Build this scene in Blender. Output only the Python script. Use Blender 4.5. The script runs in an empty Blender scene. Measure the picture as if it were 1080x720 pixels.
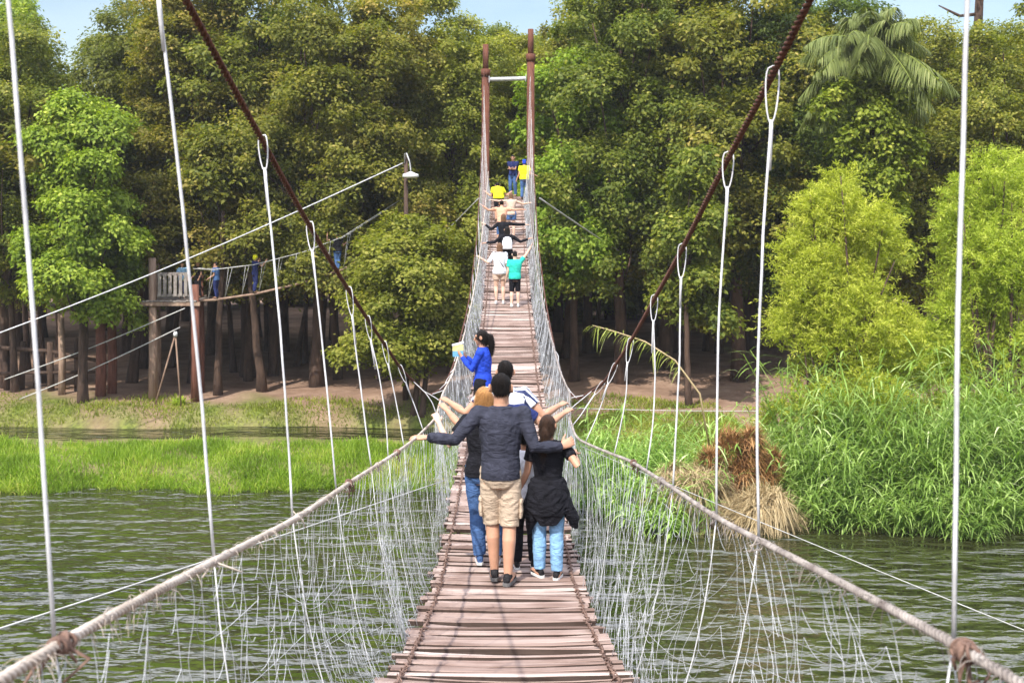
import bpy, math, random
import numpy as np
from mathutils import Vector, Matrix
random.seed(7)
R = np.random.default_rng(11)
scene = bpy.context.scene
COL = scene.collection
EYE = 8.5                      # camera height above the water (z = 0)
F, CX, CY = 1200.0, 535.0, 235.0

def at(px, py, d):
    return np.array([(px-CX)*d/F, d, EYE+(CY-py)*d/F])

# ------------------------------------------------------------------ helpers
def mesh_np(name, verts, quads, var=None, smooth=False):
    me = bpy.data.meshes.new(name)
    verts = np.asarray(verts, np.float32).reshape(-1, 3)
    quads = np.asarray(quads, np.int32)
    nf, k = quads.shape
    me.vertices.add(len(verts)); me.vertices.foreach_set('co', verts.ravel())
    me.loops.add(nf*k); me.loops.foreach_set('vertex_index', quads.ravel())
    me.polygons.add(nf)
    me.polygons.foreach_set('loop_start', np.arange(0, nf*k, k, dtype=np.int32))
    me.polygons.foreach_set('loop_total', np.full(nf, k, np.int32))
    me.update(calc_edges=True)
    if var is not None:
        a = me.attributes.new('var', 'FLOAT', 'FACE')
        a.data.foreach_set('value', np.asarray(var, np.float32))
    if smooth:
        me.polygons.foreach_set('use_smooth', np.ones(nf, bool))
    return me

class MB:
    """collects closed shells, builds ONE mesh"""
    def __init__(s): s.v = []; s.f = []; s.n = 0; s.var = []
    def add(s, v, f, var=0.5):
        v = np.asarray(v, float)
        s.v.append(v)
        for k, q in enumerate(f):
            s.f.append([i+s.n for i in q]); s.var.append(var[k] if isinstance(var, list) else var)
        s.n += len(v)
    def box(s, c, sx, sy, sz, rot=None, var=.5):
        v = np.array([[x, y, z] for z in (-.5, .5) for y in (-.5, .5) for x in (-.5, .5)])*[sx, sy, sz]
        if rot is not None: v = v @ np.array(rot).T
        s.add(v+np.asarray(c), [(0,2,3,1),(4,5,7,6),(0,1,5,4),(2,6,7,3),(0,4,6,2),(1,3,7,5)], var)
    def tube(s, pts, r, n=8, caps=True, var=.5):
        v, f = tube(pts, r, n, caps); s.add(v, f, var)
    def mesh(s, name, smooth=False):
        me = bpy.data.meshes.new(name)
        me.from_pydata(np.concatenate(s.v).tolist(), [], s.f)
        a = me.attributes.new('var', 'FLOAT', 'FACE'); a.data.foreach_set('value', np.array(s.var, np.float32))
        if smooth: me.polygons.foreach_set('use_smooth', np.ones(len(me.polygons), bool))
        return me

def frames(P):
    P = np.asarray(P, float); n = len(P)
    T = np.gradient(P, axis=0) if n > 2 else np.repeat((P[1]-P[0])[None], 2, 0)
    T /= np.linalg.norm(T, axis=1)[:, None]+1e-12
    u = np.cross(T[0], [0, 0, 1.0])
    if np.linalg.norm(u) < 1e-3: u = np.array([1.0, 0, 0])
    U = []
    for t in T:
        u = u-t*np.dot(u, t); u /= np.linalg.norm(u)+1e-12; U.append(u.copy())
    U = np.array(U); V = np.cross(T, U)
    return T, U, V

def tube(pts, r, n=8, caps=True):
    P = np.asarray(pts, float); m = len(P)
    r = np.broadcast_to(np.asarray(r, float), (m,))
    T, U, V = frames(P)
    a = np.arange(n)*2*math.pi/n
    ring = P[:, None]+r[:, None, None]*(np.cos(a)[None, :, None]*U[:, None]+np.sin(a)[None, :, None]*V[:, None])
    v = ring.reshape(-1, 3)
    f = []
    for i in range(m-1):
        for j in range(n):
            k = (j+1) % n
            f.append((i*n+j, i*n+k, (i+1)*n+k, (i+1)*n+j))
    if caps:
        f.append(tuple(range(n))[::-1]); f.append(tuple(range((m-1)*n, m*n)))
    return v, f

def many_segments(A, B, r, n=4):
    """vectorised thin struts between point arrays"""
    A = np.asarray(A, float); B = np.asarray(B, float); N = len(A)
    T = B-A; T /= np.linalg.norm(T, axis=1)[:, None]+1e-9
    ref = np.where(np.abs(T[:, 2:3]) > .9, [[1., 0, 0]], [[0, 0, 1.]])
    U = np.cross(T, ref); U /= np.linalg.norm(U, axis=1)[:, None]+1e-9
    V = np.cross(T, U)
    r = np.broadcast_to(np.asarray(r, float), (N,))[:, None, None]
    a = np.arange(n)*2*math.pi/n
    off = r*(np.cos(a)[None, :, None]*U[:, None]+np.sin(a)[None, :, None]*V[:, None])
    v = np.stack([A[:, None]+off, B[:, None]+off], 1).reshape(-1, 3)
    base = (np.arange(N)*2*n)[:, None]
    q = []
    for j in range(n):
        k = (j+1) % n
        q.append(np.stack([base[:, 0]+j, base[:, 0]+k, base[:, 0]+n+k, base[:, 0]+n+j], 1))
    return v, np.concatenate(q)

def link(name, me, mat, parent=None, loc=None):
    o = bpy.data.objects.new(name, me); COL.objects.link(o)
    if mat is not None and me is not None:
        me.materials.clear(); me.materials.append(mat)
    if parent is not None: o.parent = parent
    if loc is not None: o.location = loc
    return o
def thing(name, label, cat, loc=(0, 0, 0), rz=0, group=None):
    o = bpy.data.objects.new(name, None); COL.objects.link(o)
    o.empty_display_size = .2
    o.location = loc; o.rotation_euler = (0, 0, rz)
    o['label'] = label; o['category'] = cat
    if group: o['group'] = group
    return o
def tag(o, label=None, cat=None, group=None, kind=None):
    if label: o['label'] = label
    if cat: o['category'] = cat
    if group: o['group'] = group
    if kind: o['kind'] = kind
    return o
def dup(root, loc, rz, label, group=None, scale=1.0):
    r = root.copy(); COL.objects.link(r); r.location = loc; r.rotation_euler = (0, 0, rz)
    r.scale = (scale,)*3 if not hasattr(scale, '__len__') else scale
    r['label'] = label
    if group: r['group'] = group
    elif 'group' in r: del r['group']
    for ch in list(root.children):
        c = ch.copy(); COL.objects.link(c); c.parent = r
        for g in list(ch.children):
            d = g.copy(); COL.objects.link(d); d.parent = c
    return r
def nrm(v): v = np.asarray(v, float); return v/(np.linalg.norm(v)+1e-12)
def smooth(a, b, x):
    t = np.clip((np.asarray(x, float)-a)/(b-a), 0, 1); return t*t*(3-2*t)

# ------------------------------------------------------------------ materials
def mat(name):
    m = bpy.data.materials.new(name); m.use_nodes = True
    nt = m.node_tree; nt.nodes.clear()
    out = nt.nodes.new('ShaderNodeOutputMaterial')
    b = nt.nodes.new('ShaderNodeBsdfPrincipled')
    nt.links.new(b.outputs[0], out.inputs[0])
    return m, nt, b, out
def N(nt, t, **kw):
    n = nt.nodes.new(t)
    for k, v in kw.items():
        if k in n.inputs.keys(): n.inputs[k].default_value = v
        else: setattr(n, k, v)
    return n
def ramp(nt, stops, interp='LINEAR'):
    n = nt.nodes.new('ShaderNodeValToRGB'); cr = n.color_ramp; cr.interpolation = interp
    while len(cr.elements) < len(stops): cr.elements.new(.5)
    for e, (p, c) in zip(cr.elements, stops):
        e.position = p; e.color = (*c, 1)
    return n
def noise_mat(name, c1, c2, scale=5, rough=.7, bump=.3, detail=6, stretch=(1, 1, 1), bscale=None, metal=0, spec=.3, lo=.3, hi=.7, dist=.02):
    m, nt, b, out = mat(name)
    tc = N(nt, 'ShaderNodeTexCoord'); mp = N(nt, 'ShaderNodeMapping'); mp.inputs['Scale'].default_value = stretch
    nt.links.new(tc.outputs['Object'], mp.inputs[0])
    n = N(nt, 'ShaderNodeTexNoise', Scale=scale, Detail=detail, Roughness=.6)
    nt.links.new(mp.outputs[0], n.inputs['Vector'])
    r = ramp(nt, [(lo, c1), (hi, c2)])
    nt.links.new(n.outputs[0], r.inputs[0]); nt.links.new(r.outputs[0], b.inputs['Base Color'])
    b.inputs['Roughness'].default_value = rough; b.inputs['Metallic'].default_value = metal
    b.inputs['Specular IOR Level'].default_value = spec
    n2 = N(nt, 'ShaderNodeTexNoise', Scale=bscale or scale*3, Detail=4)
    nt.links.new(mp.outputs[0], n2.inputs['Vector'])
    bp = N(nt, 'ShaderNodeBump', Strength=bump, Distance=dist)
    nt.links.new(n2.outputs[0], bp.inputs['Height']); nt.links.new(bp.outputs[0], b.inputs['Normal'])
    return m
def leaf_mat(name, stops, transl=.3, tcol=None, rough=.55, spec=.2, huevar=.05):
    m, nt, b, out = mat(name)
    a = N(nt, 'ShaderNodeAttribute', attribute_name='var')
    r = ramp(nt, stops); nt.links.new(a.outputs['Fac'], r.inputs[0])
    oi = N(nt, 'ShaderNodeObjectInfo')
    hs = N(nt, 'ShaderNodeHueSaturation')
    mr = N(nt, 'ShaderNodeMapRange'); mr.inputs[3].default_value = .5-huevar/2; mr.inputs[4].default_value = .5+huevar/2
    nt.links.new(oi.outputs['Random'], mr.inputs[0]); nt.links.new(mr.outputs[0], hs.inputs['Hue'])
    mv = N(nt, 'ShaderNodeMath', operation='MULTIPLY'); mv.inputs[1].default_value = 7.13; nt.links.new(oi.outputs['Random'], mv.inputs[0])
    fr = N(nt, 'ShaderNodeMath', operation='FRACT'); nt.links.new(mv.outputs[0], fr.inputs[0])
    m2 = N(nt, 'ShaderNodeMapRange'); m2.inputs[3].default_value = 1.0; m2.inputs[4].default_value = 1.4; nt.links.new(fr.outputs[0], m2.inputs[0]); nt.links.new(m2.outputs[0], hs.inputs['Value'])
    nt.links.new(r.outputs[0], hs.inputs['Color'])
    nt.links.new(hs.outputs[0], b.inputs['Base Color'])
    b.inputs['Roughness'].default_value = rough; b.inputs['Specular IOR Level'].default_value = spec
    tr = N(nt, 'ShaderNodeBsdfTranslucent'); mx = N(nt, 'ShaderNodeMixShader'); mx.inputs[0].default_value = transl
    g = N(nt, 'ShaderNodeMix', data_type='RGBA', blend_type='MULTIPLY'); g.inputs[0].default_value = 1
    g.inputs[7].default_value = (*(tcol or (1.5, 1.6, .5)), 1)
    nt.links.new(hs.outputs[0], g.inputs[6]); nt.links.new(g.outputs[2], tr.inputs[0])
    nt.links.new(b.outputs[0], mx.inputs[1]); nt.links.new(tr.outputs[0], mx.inputs[2]); nt.links.new(mx.outputs[0], out.inputs[0])
    return m
def cloth(name, c, var=.25, rough=.85, rib=0, spec=.15):
    c = np.array(c); c1 = tuple(c*(1-var)); c2 = tuple(np.minimum(c*(1+var), 1))
    m = noise_mat(name, c1, c2, 14, rough, .25, 5, bscale=220, spec=spec, dist=.004)
    nt = m.node_tree; b = [n for n in nt.nodes if n.type == 'BSDF_PRINCIPLED'][0]; fine = [n for n in nt.nodes if n.type == 'BUMP'][0]
    tc = N(nt, 'ShaderNodeTexCoord'); mp = N(nt, 'ShaderNodeMapping'); mp.inputs['Scale'].default_value = (1, 1, 2.2); mp.inputs['Rotation'].default_value = (.3, .5, 0)
    nt.links.new(tc.outputs['Object'], mp.inputs[0]); nz = N(nt, 'ShaderNodeTexNoise', Scale=7.5, Detail=3, Distortion=1.6, Roughness=.55); nt.links.new(mp.outputs[0], nz.inputs['Vector'])
    b2 = N(nt, 'ShaderNodeBump', Strength=.65, Distance=.03); nt.links.new(nz.outputs[0], b2.inputs['Height']); nt.links.new(b2.outputs[0], fine.inputs['Normal'])
    if rib:
        nt = m.node_tree; b = [n for n in nt.nodes if n.type == 'BSDF_PRINCIPLED'][0]
        tc = N(nt, 'ShaderNodeTexCoord')
        w = N(nt, 'ShaderNodeTexWave', Scale=rib, Distortion=1.2, bands_direction='Z'); w.inputs['Detail Scale'].default_value = 3
        nt.links.new(tc.outputs['Object'], w.inputs['Vector'])
        src = b.inputs['Base Color'].links[0].from_socket
        mx = N(nt, 'ShaderNodeMix', data_type='RGBA', blend_type='MULTIPLY'); mx.inputs[0].default_value = .5
        r = ramp(nt, [(.2, (.55, .55, .6)), (.8, (1.25, 1.25, 1.3))])
        nt.links.new(w.outputs[0], r.inputs[0]); nt.links.new(src, mx.inputs[6]); nt.links.new(r.outputs[0], mx.inputs[7])
        nt.links.new(mx.outputs[2], b.inputs['Base Color'])
    return m

M = {}
def skin_mat(name, c):
    m = noise_mat(name, tuple(np.array(c)*.88), tuple(np.array(c)*1.1), 9, .5, .08, 4, bscale=150, spec=.35, dist=.003)
    b = [n for n in m.node_tree.nodes if n.type == 'BSDF_PRINCIPLED'][0]
    b.inputs['Subsurface Weight'].default_value = .12; b.inputs['Subsurface Radius'].default_value = (.02, .008, .004)
    b.inputs['Subsurface Scale'].default_value = .3
    return m
M['skin_tan'] = skin_mat('skin_tan', (.48, .26, .17))
M['skin_light'] = skin_mat('skin_light', (.62, .40, .30))
M['skin_brown'] = skin_mat('skin_brown', (.34, .17, .10))
M['hair_black'] = noise_mat('hair_black', (.004, .0035, .0035), (.018, .013, .011), 30, .6, .6, 5, (4, 4, .6), spec=.15)
M['hair_brown'] = noise_mat('hair_brown', (.08, .04, .02), (.2, .1, .05), 30, .5, .6, 5, (4, 4, .6))
M['hair_copper'] = noise_mat('hair_copper', (.22, .09, .025), (.62, .32, .11), 26, .5, .7, 5, (4, 4, .5))
M['rust'] = noise_mat('rust_cable', (.055, .02, .014), (.16, .065, .04), 40, .75, .5, 5, metal=.15)
M['rust_pole'] = noise_mat('rust_pole', (.055, .02, .014), (.17, .068, .042), 4, .8, .4, 6, (1, 1, .3), spec=.2)
M['grey_metal'] = noise_mat('grey_metal', (.3, .31, .32), (.5, .5, .5), 8, .5, .2, metal=.3)
M['white_rope'] = noise_mat('white_rope', (.42, .42, .43), (.72, .72, .74), 18, .8, .5, 5, (1, 1, .35), bscale=120, dist=.004)
M['net'] = noise_mat('net_cord', (.36, .37, .39), (.66, .67, .70), 3, .8, .1)
M['tan_rope'] = noise_mat('tan_rope', (.29, .23, .185), (.60, .53, .47), 6, .85, .4, 6, bscale=90, dist=.004)
M['grey_rope'] = noise_mat('grey_rope', (.13, .105, .095), (.38, .34, .31), 9, .8, .4, 6, bscale=90, dist=.004)
M['dark_rope'] = noise_mat('dark_rope', (.06, .032, .025), (.27, .17, .13), 12, .9, .5, 5, bscale=60, dist=.005)
M['wire'] = noise_mat('wire', (.35, .34, .32), (.6, .6, .58), 10, .5, .1)
M['bark'] = noise_mat('bark', (.035, .022, .017), (.115, .072, .052), 5, .9, .8, 8, (1, 1, .25), bscale=14, dist=.05)
M['log'] = noise_mat('log_wood', (.17, .10, .07), (.38, .27, .20), 4, .85, .6, 8, (2, 2, .35), bscale=10, dist=.03)
M['red_log'] = noise_mat('red_log', (.09, .035, .025), (.22, .09, .06), 4, .85, .6, 8, (2, 2, .35), bscale=10, dist=.03)
M['old_board'] = noise_mat('old_board', (.12, .10, .088), (.33, .29, .265), 6, .85, .5, 6, bscale=20)
M['dry'] = leaf_mat('dry_leaf', [(0, (.13, .065, .025)), (.5, (.30, .165, .06)), (1, (.50, .31, .14))], .15, (1, 1, 1), huevar=.01)
M['straw'] = leaf_mat('straw', [(0, (.28, .2, .1)), (1, (.58, .47, .28))], .15, (1, 1, 1), huevar=.01)
M['olive'] = leaf_mat('olive_leaf', [(0, (.075, .095, .014)), (.5, (.165, .175, .028)), (.85, (.27, .25, .045)), (1, (.40, .34, .10))], .42)
M['deep'] = leaf_mat('deep_leaf', [(0, (.055, .08, .014)), (.6, (.125, .15, .028)), (1, (.23, .24, .05))], .4)
M['lime'] = leaf_mat('lime_leaf', [(0, (.09, .14, .014)), (.6, (.205, .265, .03)), (1, (.36, .39, .07))], .35)
M['mid'] = leaf_mat('mid_leaf', [(0, (.085, .12, .016)), (.6, (.19, .215, .034)), (1, (.35, .35, .08))], .42)
M['willow'] = leaf_mat('willow_leaf', [(0, (.17, .24, .02)), (.55, (.35, .43, .05)), (1, (.60, .64, .14))], .38)
M['reed'] = leaf_mat('reed_leaf', [(0, (.075, .12, .025)), (.5, (.21, .28, .055)), (.82, (.38, .45, .15)), (1, (.62, .64, .36))], .32)
M['grass'] = leaf_mat('grass_blade', [(0, (.10, .15, .015)), (.5, (.20, .29, .025)), (.8, (.31, .37, .05)), (1, (.44, .40, .13))], .38)
M['turf'] = leaf_mat('turf_blade', [(0, (.08, .12, .015)), (.6, (.19, .24, .03)), (1, (.34, .36, .08))], .33)
M['palm'] = leaf_mat('palm_leaf', [(0, (.05, .08, .018)), (.6, (.11, .15, .04)), (1, (.2, .23, .085))], .25)

def plank_mat():
    m, nt, b, out = mat('weathered_plank')
    a = N(nt, 'ShaderNodeAttribute', attribute_name='var')
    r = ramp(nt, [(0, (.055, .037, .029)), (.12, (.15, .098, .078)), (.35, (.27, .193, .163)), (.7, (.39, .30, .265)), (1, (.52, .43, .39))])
    nt.links.new(a.outputs['Fac'], r.inputs[0])
    tc = N(nt, 'ShaderNodeTexCoord'); mp = N(nt, 'ShaderNodeMapping'); mp.inputs['Scale'].default_value = (.9, 26, 26)
    nt.links.new(tc.outputs['Object'], mp.inputs[0])
    n = N(nt, 'ShaderNodeTexNoise', Scale=2.2, Detail=8, Roughness=.65); nt.links.new(mp.outputs[0], n.inputs['Vector'])
    r2 = ramp(nt, [(.3, (.42, .36, .34)), (.5, (.95, .93, .92)), (.72, (1.25, 1.22, 1.2))])
    nt.links.new(n.outputs[0], r2.inputs[0])
    mx = N(nt, 'ShaderNodeMix', data_type='RGBA', blend_type='MULTIPLY'); mx.inputs[0].default_value = .85
    nt.links.new(r.outputs[0], mx.inputs[6]); nt.links.new(r2.outputs[0], mx.inputs[7])
    n3 = N(nt, 'ShaderNodeTexNoise', Scale=3.5, Detail=5); nt.links.new(tc.outputs['Object'], n3.inputs['Vector'])
    r3 = ramp(nt, [(.33, (.62, .54, .5)), (.55, (1, 1, 1))]); nt.links.new(n3.outputs[0], r3.inputs[0])
    mx2 = N(nt, 'ShaderNodeMix', data_type='RGBA', blend_type='MULTIPLY'); mx2.inputs[0].default_value = .7
    nt.links.new(mx.outputs[2], mx2.inputs[6]); nt.links.new(r3.outputs[0], mx2.inputs[7])
    nt.links.new(mx2.outputs[2], b.inputs['Base Color'])
    bp = N(nt, 'ShaderNodeBump', Strength=.6, Distance=.006); nt.links.new(n.outputs[0], bp.inputs['Height'])
    nt.links.new(bp.outputs[0], b.inputs['Normal'])
    b.inputs['Roughness'].default_value = .75; b.inputs['Specular IOR Level'].default_value = .25
    return m
M['plank'] = plank_mat()

def water_mat():
    m, nt, b, out = mat('river_water')
    tc = N(nt, 'ShaderNodeTexCoord')
    mpc = N(nt, 'ShaderNodeMapping'); mpc.inputs['Scale'].default_value = (.05, .12, 1)
    nt.links.new(tc.outputs['Object'], mpc.inputs[0])
    nc = N(nt, 'ShaderNodeTexNoise', Scale=1, Detail=3); nt.links.new(mpc.outputs[0], nc.inputs['Vector'])
    r = ramp(nt, [(.35, (.020, .022, .008)), (.65, (.044, .047, .018))]); nt.links.new(nc.outputs[0], r.inputs[0])
    nt.links.new(r.outputs[0], b.inputs['Base Color'])
    b.inputs['Roughness'].default_value = .04; b.inputs['IOR'].default_value = 2.0
    prev = None
    for (sx, sy, sc, st, di, det) in ((.42, 1.0, 1.0, 1.0, .50, 1), (1.0, 2.1, 1.45, 1.0, .24, 1.5), (2.4, 5.0, 1.6, 1.0, .03, 2)):
        mp = N(nt, 'ShaderNodeMapping'); mp.inputs['Scale'].default_value = (sx, sy, 1); mp.inputs['Rotation'].default_value = (0, 0, .12)
        nt.links.new(tc.outputs['Object'], mp.inputs[0])
        n = N(nt, 'ShaderNodeTexNoise', Scale=sc, Detail=det, Roughness=.5, Distortion=.4); nt.links.new(mp.outputs[0], n.inputs['Vector'])
        bp = N(nt, 'ShaderNodeBump', Strength=st, Distance=di); nt.links.new(n.outputs[0], bp.inputs['Height'])
        if prev: nt.links.new(prev.outputs[0], bp.inputs['Normal'])
        if prev is None or di == .24:
            gn = N(nt, 'ShaderNodeTexNoise', Scale=.16, Detail=2); nt.links.new(tc.outputs['Object'], gn.inputs['Vector'])
            gm = N(nt, 'ShaderNodeMapRange'); gm.inputs[1].default_value = .35; gm.inputs[2].default_value = .65; gm.inputs[3].default_value = .45; gm.inputs[4].default_value = 1.0
            nt.links.new(gn.outputs[0], gm.inputs[0]); nt.links.new(gm.outputs[0], bp.inputs['Strength'])
        prev = bp
    nt.links.new(prev.outputs[0], b.inputs['Normal'])
    return m
M['water'] = water_mat()

def edge_y(x):                      # far bank's waterline
    x = np.asarray(x, float)
    return 36.3-5.0*smooth(-.5, 4.5, x)+.35*np.sin(x*.9)+.2*np.sin(x*2.3+1)+.12*np.sin(x*6.1+2)+.08*np.sin(x*11.3)
def ground_z(x, y):
    x = np.asarray(x, float); y = np.asarray(y, float)
    t = y-edge_y(x)
    z = -1.6+1.6*smooth(-6, .1, t)+.45*smooth(-.1, 1.6, t)+.3*smooth(8, 16, t)+.25*smooth(14, 30, t)
    left = 1-smooth(-1.5, 1.5, x)
    c = 45.5+.3*np.sin(x*.5)
    z = z-left*.95*np.exp(-((y-c)/2.1)**4)
    z = z+.05*np.sin(x*1.7+y*.6)*np.sin(y*1.1-x*.3)*smooth(0, 3, t)+.12*np.sin(x*.31+2)*np.sin(y*.27)*smooth(6, 15, t)
    near = 1-smooth(-9.5, -4.5, y)
    return np.where(y < 5, -1.6+8.9*near, z)
def ground_mat():
    m, nt, b, out = mat('bank_ground')
    tc = N(nt, 'ShaderNodeTexCoord')
    n = N(nt, 'ShaderNodeTexNoise', Scale=.55, Detail=8, Roughness=.65); nt.links.new(tc.outputs['Object'], n.inputs['Vector'])
    dirt = ramp(nt, [(.3, (.17, .105, .072)), (.55, (.30, .20, .145)), (.75, (.42, .30, .22))]); nt.links.new(n.outputs[0], dirt.inputs[0])
    n2 = N(nt, 'ShaderNodeTexNoise', Scale=6, Detail=6); nt.links.new(tc.outputs['Object'], n2.inputs['Vector'])
    gr = ramp(nt, [(.35, (.06, .09, .015)), (.65, (.16, .20, .035))]); nt.links.new(n2.outputs[0], gr.inputs[0])
    at_ = N(nt, 'ShaderNodeAttribute', attribute_name='turf')
    mx = N(nt, 'ShaderNodeMix', data_type='RGBA'); nt.links.new(at_.outputs['Fac'], mx.inputs[0])
    nt.links.new(dirt.outputs[0], mx.inputs[6]); nt.links.new(gr.outputs[0], mx.inputs[7])
    # leaf litter flecks
    v = N(nt, 'ShaderNodeTexVoronoi', Scale=9); nt.links.new(tc.outputs['Object'], v.inputs['Vector'])
    rl = ramp(nt, [(.05, (.6, .5, .42)), (.25, (1, 1, 1))]); nt.links.new(v.outputs['Distance'], rl.inputs[0])
    mx2 = N(nt, 'ShaderNodeMix', data_type='RGBA', blend_type='MULTIPLY'); mx2.inputs[0].default_value = .8
    nt.links.new(mx.outputs[2], mx2.inputs[6]); nt.links.new(rl.outputs[0], mx2.inputs[7])
    nt.links.new(mx2.outputs[2], b.inputs['Base Color'])
    b.inputs['Roughness'].default_value = .95; b.inputs['Specular IOR Level'].default_value = .1
    bp = N(nt, 'ShaderNodeBump', Strength=.6, Distance=.08); nt.links.new(n2.outputs[0], bp.inputs['Height']); nt.links.new(bp.outputs[0], b.inputs['Normal'])
    return m

# ------------------------------------------------------------------ setting
xs = np.unique(np.concatenate([np.linspace(-400, -60, 18), np.linspace(-60, -24, 30), np.linspace(-24, 24, 170), np.linspace(24, 60, 30), np.linspace(60, 400, 18)]))
ys = np.unique(np.concatenate([np.linspace(-300, -20, 12), np.linspace(-20, 28, 60), np.linspace(28, 56, 130), np.linspace(56, 120, 60), np.linspace(120, 700, 24)]))
GX, GY = np.meshgrid(xs, ys)
GZ = ground_z(GX, GY)
nx, ny = len(xs), len(ys)
idx = np.arange(nx*ny).reshape(ny, nx)
gq = np.stack([idx[:-1, :-1], idx[:-1, 1:], idx[1:, 1:], idx[1:, :-1]], -1).reshape(-1, 4)
gme = mesh_np('ground', np.stack([GX, GY, GZ], -1).reshape(-1, 3), gq, smooth=True)
T = GY-edge_y(GX)
turf = np.where(GY > 5, 1-smooth(11.0, 15.0, T+1.6*np.sin(GX*.7)+1.0*np.sin(GX*1.9+GY)), .3)
turf = turf*(.75+.25*np.sin(GX*3.1)*np.sin(GY*2.3))
ta = gme.attributes.new('turf', 'FLOAT', 'POINT'); ta.data.foreach_set('value', np.clip(turf, 0, 1).astype(np.float32).ravel())
tag(link('ground', gme, ground_mat()), kind='structure')
wq = np.array([[0, 1, 2, 3]])
wme = mesh_np('river_water', [[-400, -20, 0], [400, -20, 0], [400, 60, 0], [-400, 60, 0]], wq)
tag(link('water', wme, M['water']), kind='structure')

# ------------------------------------------------------------------ foliage builders
def leaves_mesh(name, P, D, Nn, L, W, var, fold=.25):
    n = len(P)
    D = D/(np.linalg.norm(D, axis=1)[:, None]+1e-9)
    Sd = np.cross(D, Nn); Sd /= np.linalg.norm(Sd, axis=1)[:, None]+1e-9
    Up = np.cross(Sd, D)
    L = np.broadcast_to(L, (n,))[:, None]; W = np.broadcast_to(W, (n,))[:, None]
    v = np.stack([P, P+D*L*.45+Sd*W*.5+Up*W*fold, P+D*L, P+D*L*.45-Sd*W*.5+Up*W*fold], 1)
    return mesh_np(name, v.reshape(-1, 3), np.arange(n*4).reshape(-1, 4), var)
def strips(P, D, L, W, droop, var, nseg=3, side=None, prof=None):
    """arching blades; returns verts, quads, var"""
    n = len(P); D = D/(np.linalg.norm(D, axis=1)[:, None]+1e-9)
    if side is None:
        side = np.cross(D, [0, 0, 1.0]); bad = np.linalg.norm(side, axis=1) < .15
        a = R.uniform(0, 6.28, n)
        side = np.where((np.abs(D[:, 2]) > .8)[:, None] | bad[:, None], np.stack([np.cos(a), np.sin(a), 0*a], 1), side)
    side = side/(np.linalg.norm(side, axis=1)[:, None]+1e-9)
    t = np.linspace(0, 1, nseg+1)
    prof = np.interp(t, [0, .3, .7, 1], [.5, 1, .7, .04]) if prof is None else prof
    L = np.broadcast_to(L, (n,)); W = np.broadcast_to(W, (n,)); droop = np.broadcast_to(droop, (n,))
    c = P[:, None]+D[:, None]*(L[:, None]*t)[..., None]
    c[..., 2] -= (L*droop)[:, None]*t**2
    off = side[:, None]*(W[:, None]*.5*prof)[..., None]
    v = np.stack([c+off, c-off], 2).reshape(-1, 3)     # n,(nseg+1),2
    base = (np.arange(n)*(nseg+1)*2)[:, None]+np.arange(nseg)[None]*2
    q = np.stack([base, base+1, base+3, base+2], -1).reshape(-1, 4)
    return v, q, np.repeat(var, nseg)
def rdir(n):
    v = R.normal(size=(n, 3)); return v/np.linalg.norm(v, axis=1)[:, None]

def crown(name, lobes, nclump, cr, nleaf, L, W, droop=.3, flat=.75, spread=.8):
    """uneven crown: leaf clumps spread over several lobes"""
    lobes = np.array(lobes, float)
    w = (lobes[:, 3]*lobes[:, 4]+lobes[:, 4]*lobes[:, 5]); w /= w.sum()
    k = R.choice(len(lobes), nclump, p=w)
    d = rdir(nclump); d[:, 2] = np.where(d[:, 2] < -.45, -d[:, 2], d[:, 2])
    rad = R.uniform(.45, 1.05, nclump)**.6
    C = lobes[k, :3]+d*lobes[k, 3:6]*rad[:, None]
    rr = cr*R.uniform(.45, 1.4, nclump); ani = R.uniform(.65, 1.4, (nclump, 3))
    cv = R.normal(0, .13, nclump)
    j = R.integers(0, nclump, nleaf)
    u = rdir(nleaf); u[:, 2] = np.where((u[:, 2] < -.2) & (R.random(nleaf) < .65), -u[:, 2], u[:, 2])
    q = R.uniform(.35, 1.08, nleaf)**.7
    P = C[j]+u*(rr[j]*q)[:, None]*np.array([1, 1, flat])*ani[j]
    P += R.normal(0, .11, P.shape)
    Nn = u*.55+d[j]*.35+np.array([0, 0, .55])+rdir(nleaf)*spread*.75
    D = rdir(nleaf)+u*.5-np.array([0, 0, droop])
    D -= Nn*(np.sum(D*Nn, 1)/np.sum(Nn*Nn, 1))[:, None]*.8
    var = np.clip(.45+cv[j]+R.normal(0, .2, nleaf), 0, 1)
    return leaves_mesh(name, P, D, Nn, L*R.uniform(.65, 1.35, nleaf), W*R.uniform(.7, 1.3, nleaf), var), C
def trunk_mesh(name, h, r, lobes, lean=.3, nl=None, stems=1):
    mb = MB()
    for s in range(stems):
        a0 = R.uniform(0, 6.28); b = np.array([math.cos(a0), math.sin(a0), 0])*(r*1.5*(stems > 1))
        top = np.array([R.normal(0, lean), R.normal(0, lean), h])
        t = np.linspace(0, 1, 9)[:, None]
        w = np.cumsum(R.normal(0, .05*r*3, (9, 3)), 0)*[1, 1, 0]; w[0] = 0
        P = b*(1+t*1.2)+top*t+w
        P[0, 2] = -.4
        mb.tube(P, np.interp(t[:, 0], [0, .08, .3, 1], [1.55, 1.12, .9, .55])*r/(stems**.35), 9)
        for lb in (lobes[s::stems] if nl is None else lobes[s::stems][:nl]):
            e = np.array(lb[:3]); s0 = P[R.integers(4, 9)]
            mid = s0*.5+e*.5+np.array([0, 0, -.25])*R.uniform(0, 2)+R.normal(0, .25, 3)
            tt = np.linspace(0, 1, 7)[:, None]
            Q = (1-tt)**2*s0+2*tt*(1-tt)*mid+tt**2*e
            mb.tube(Q, np.linspace(.42, .1, 7)*r, 6)
    return mb.mesh(name, True)
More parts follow.
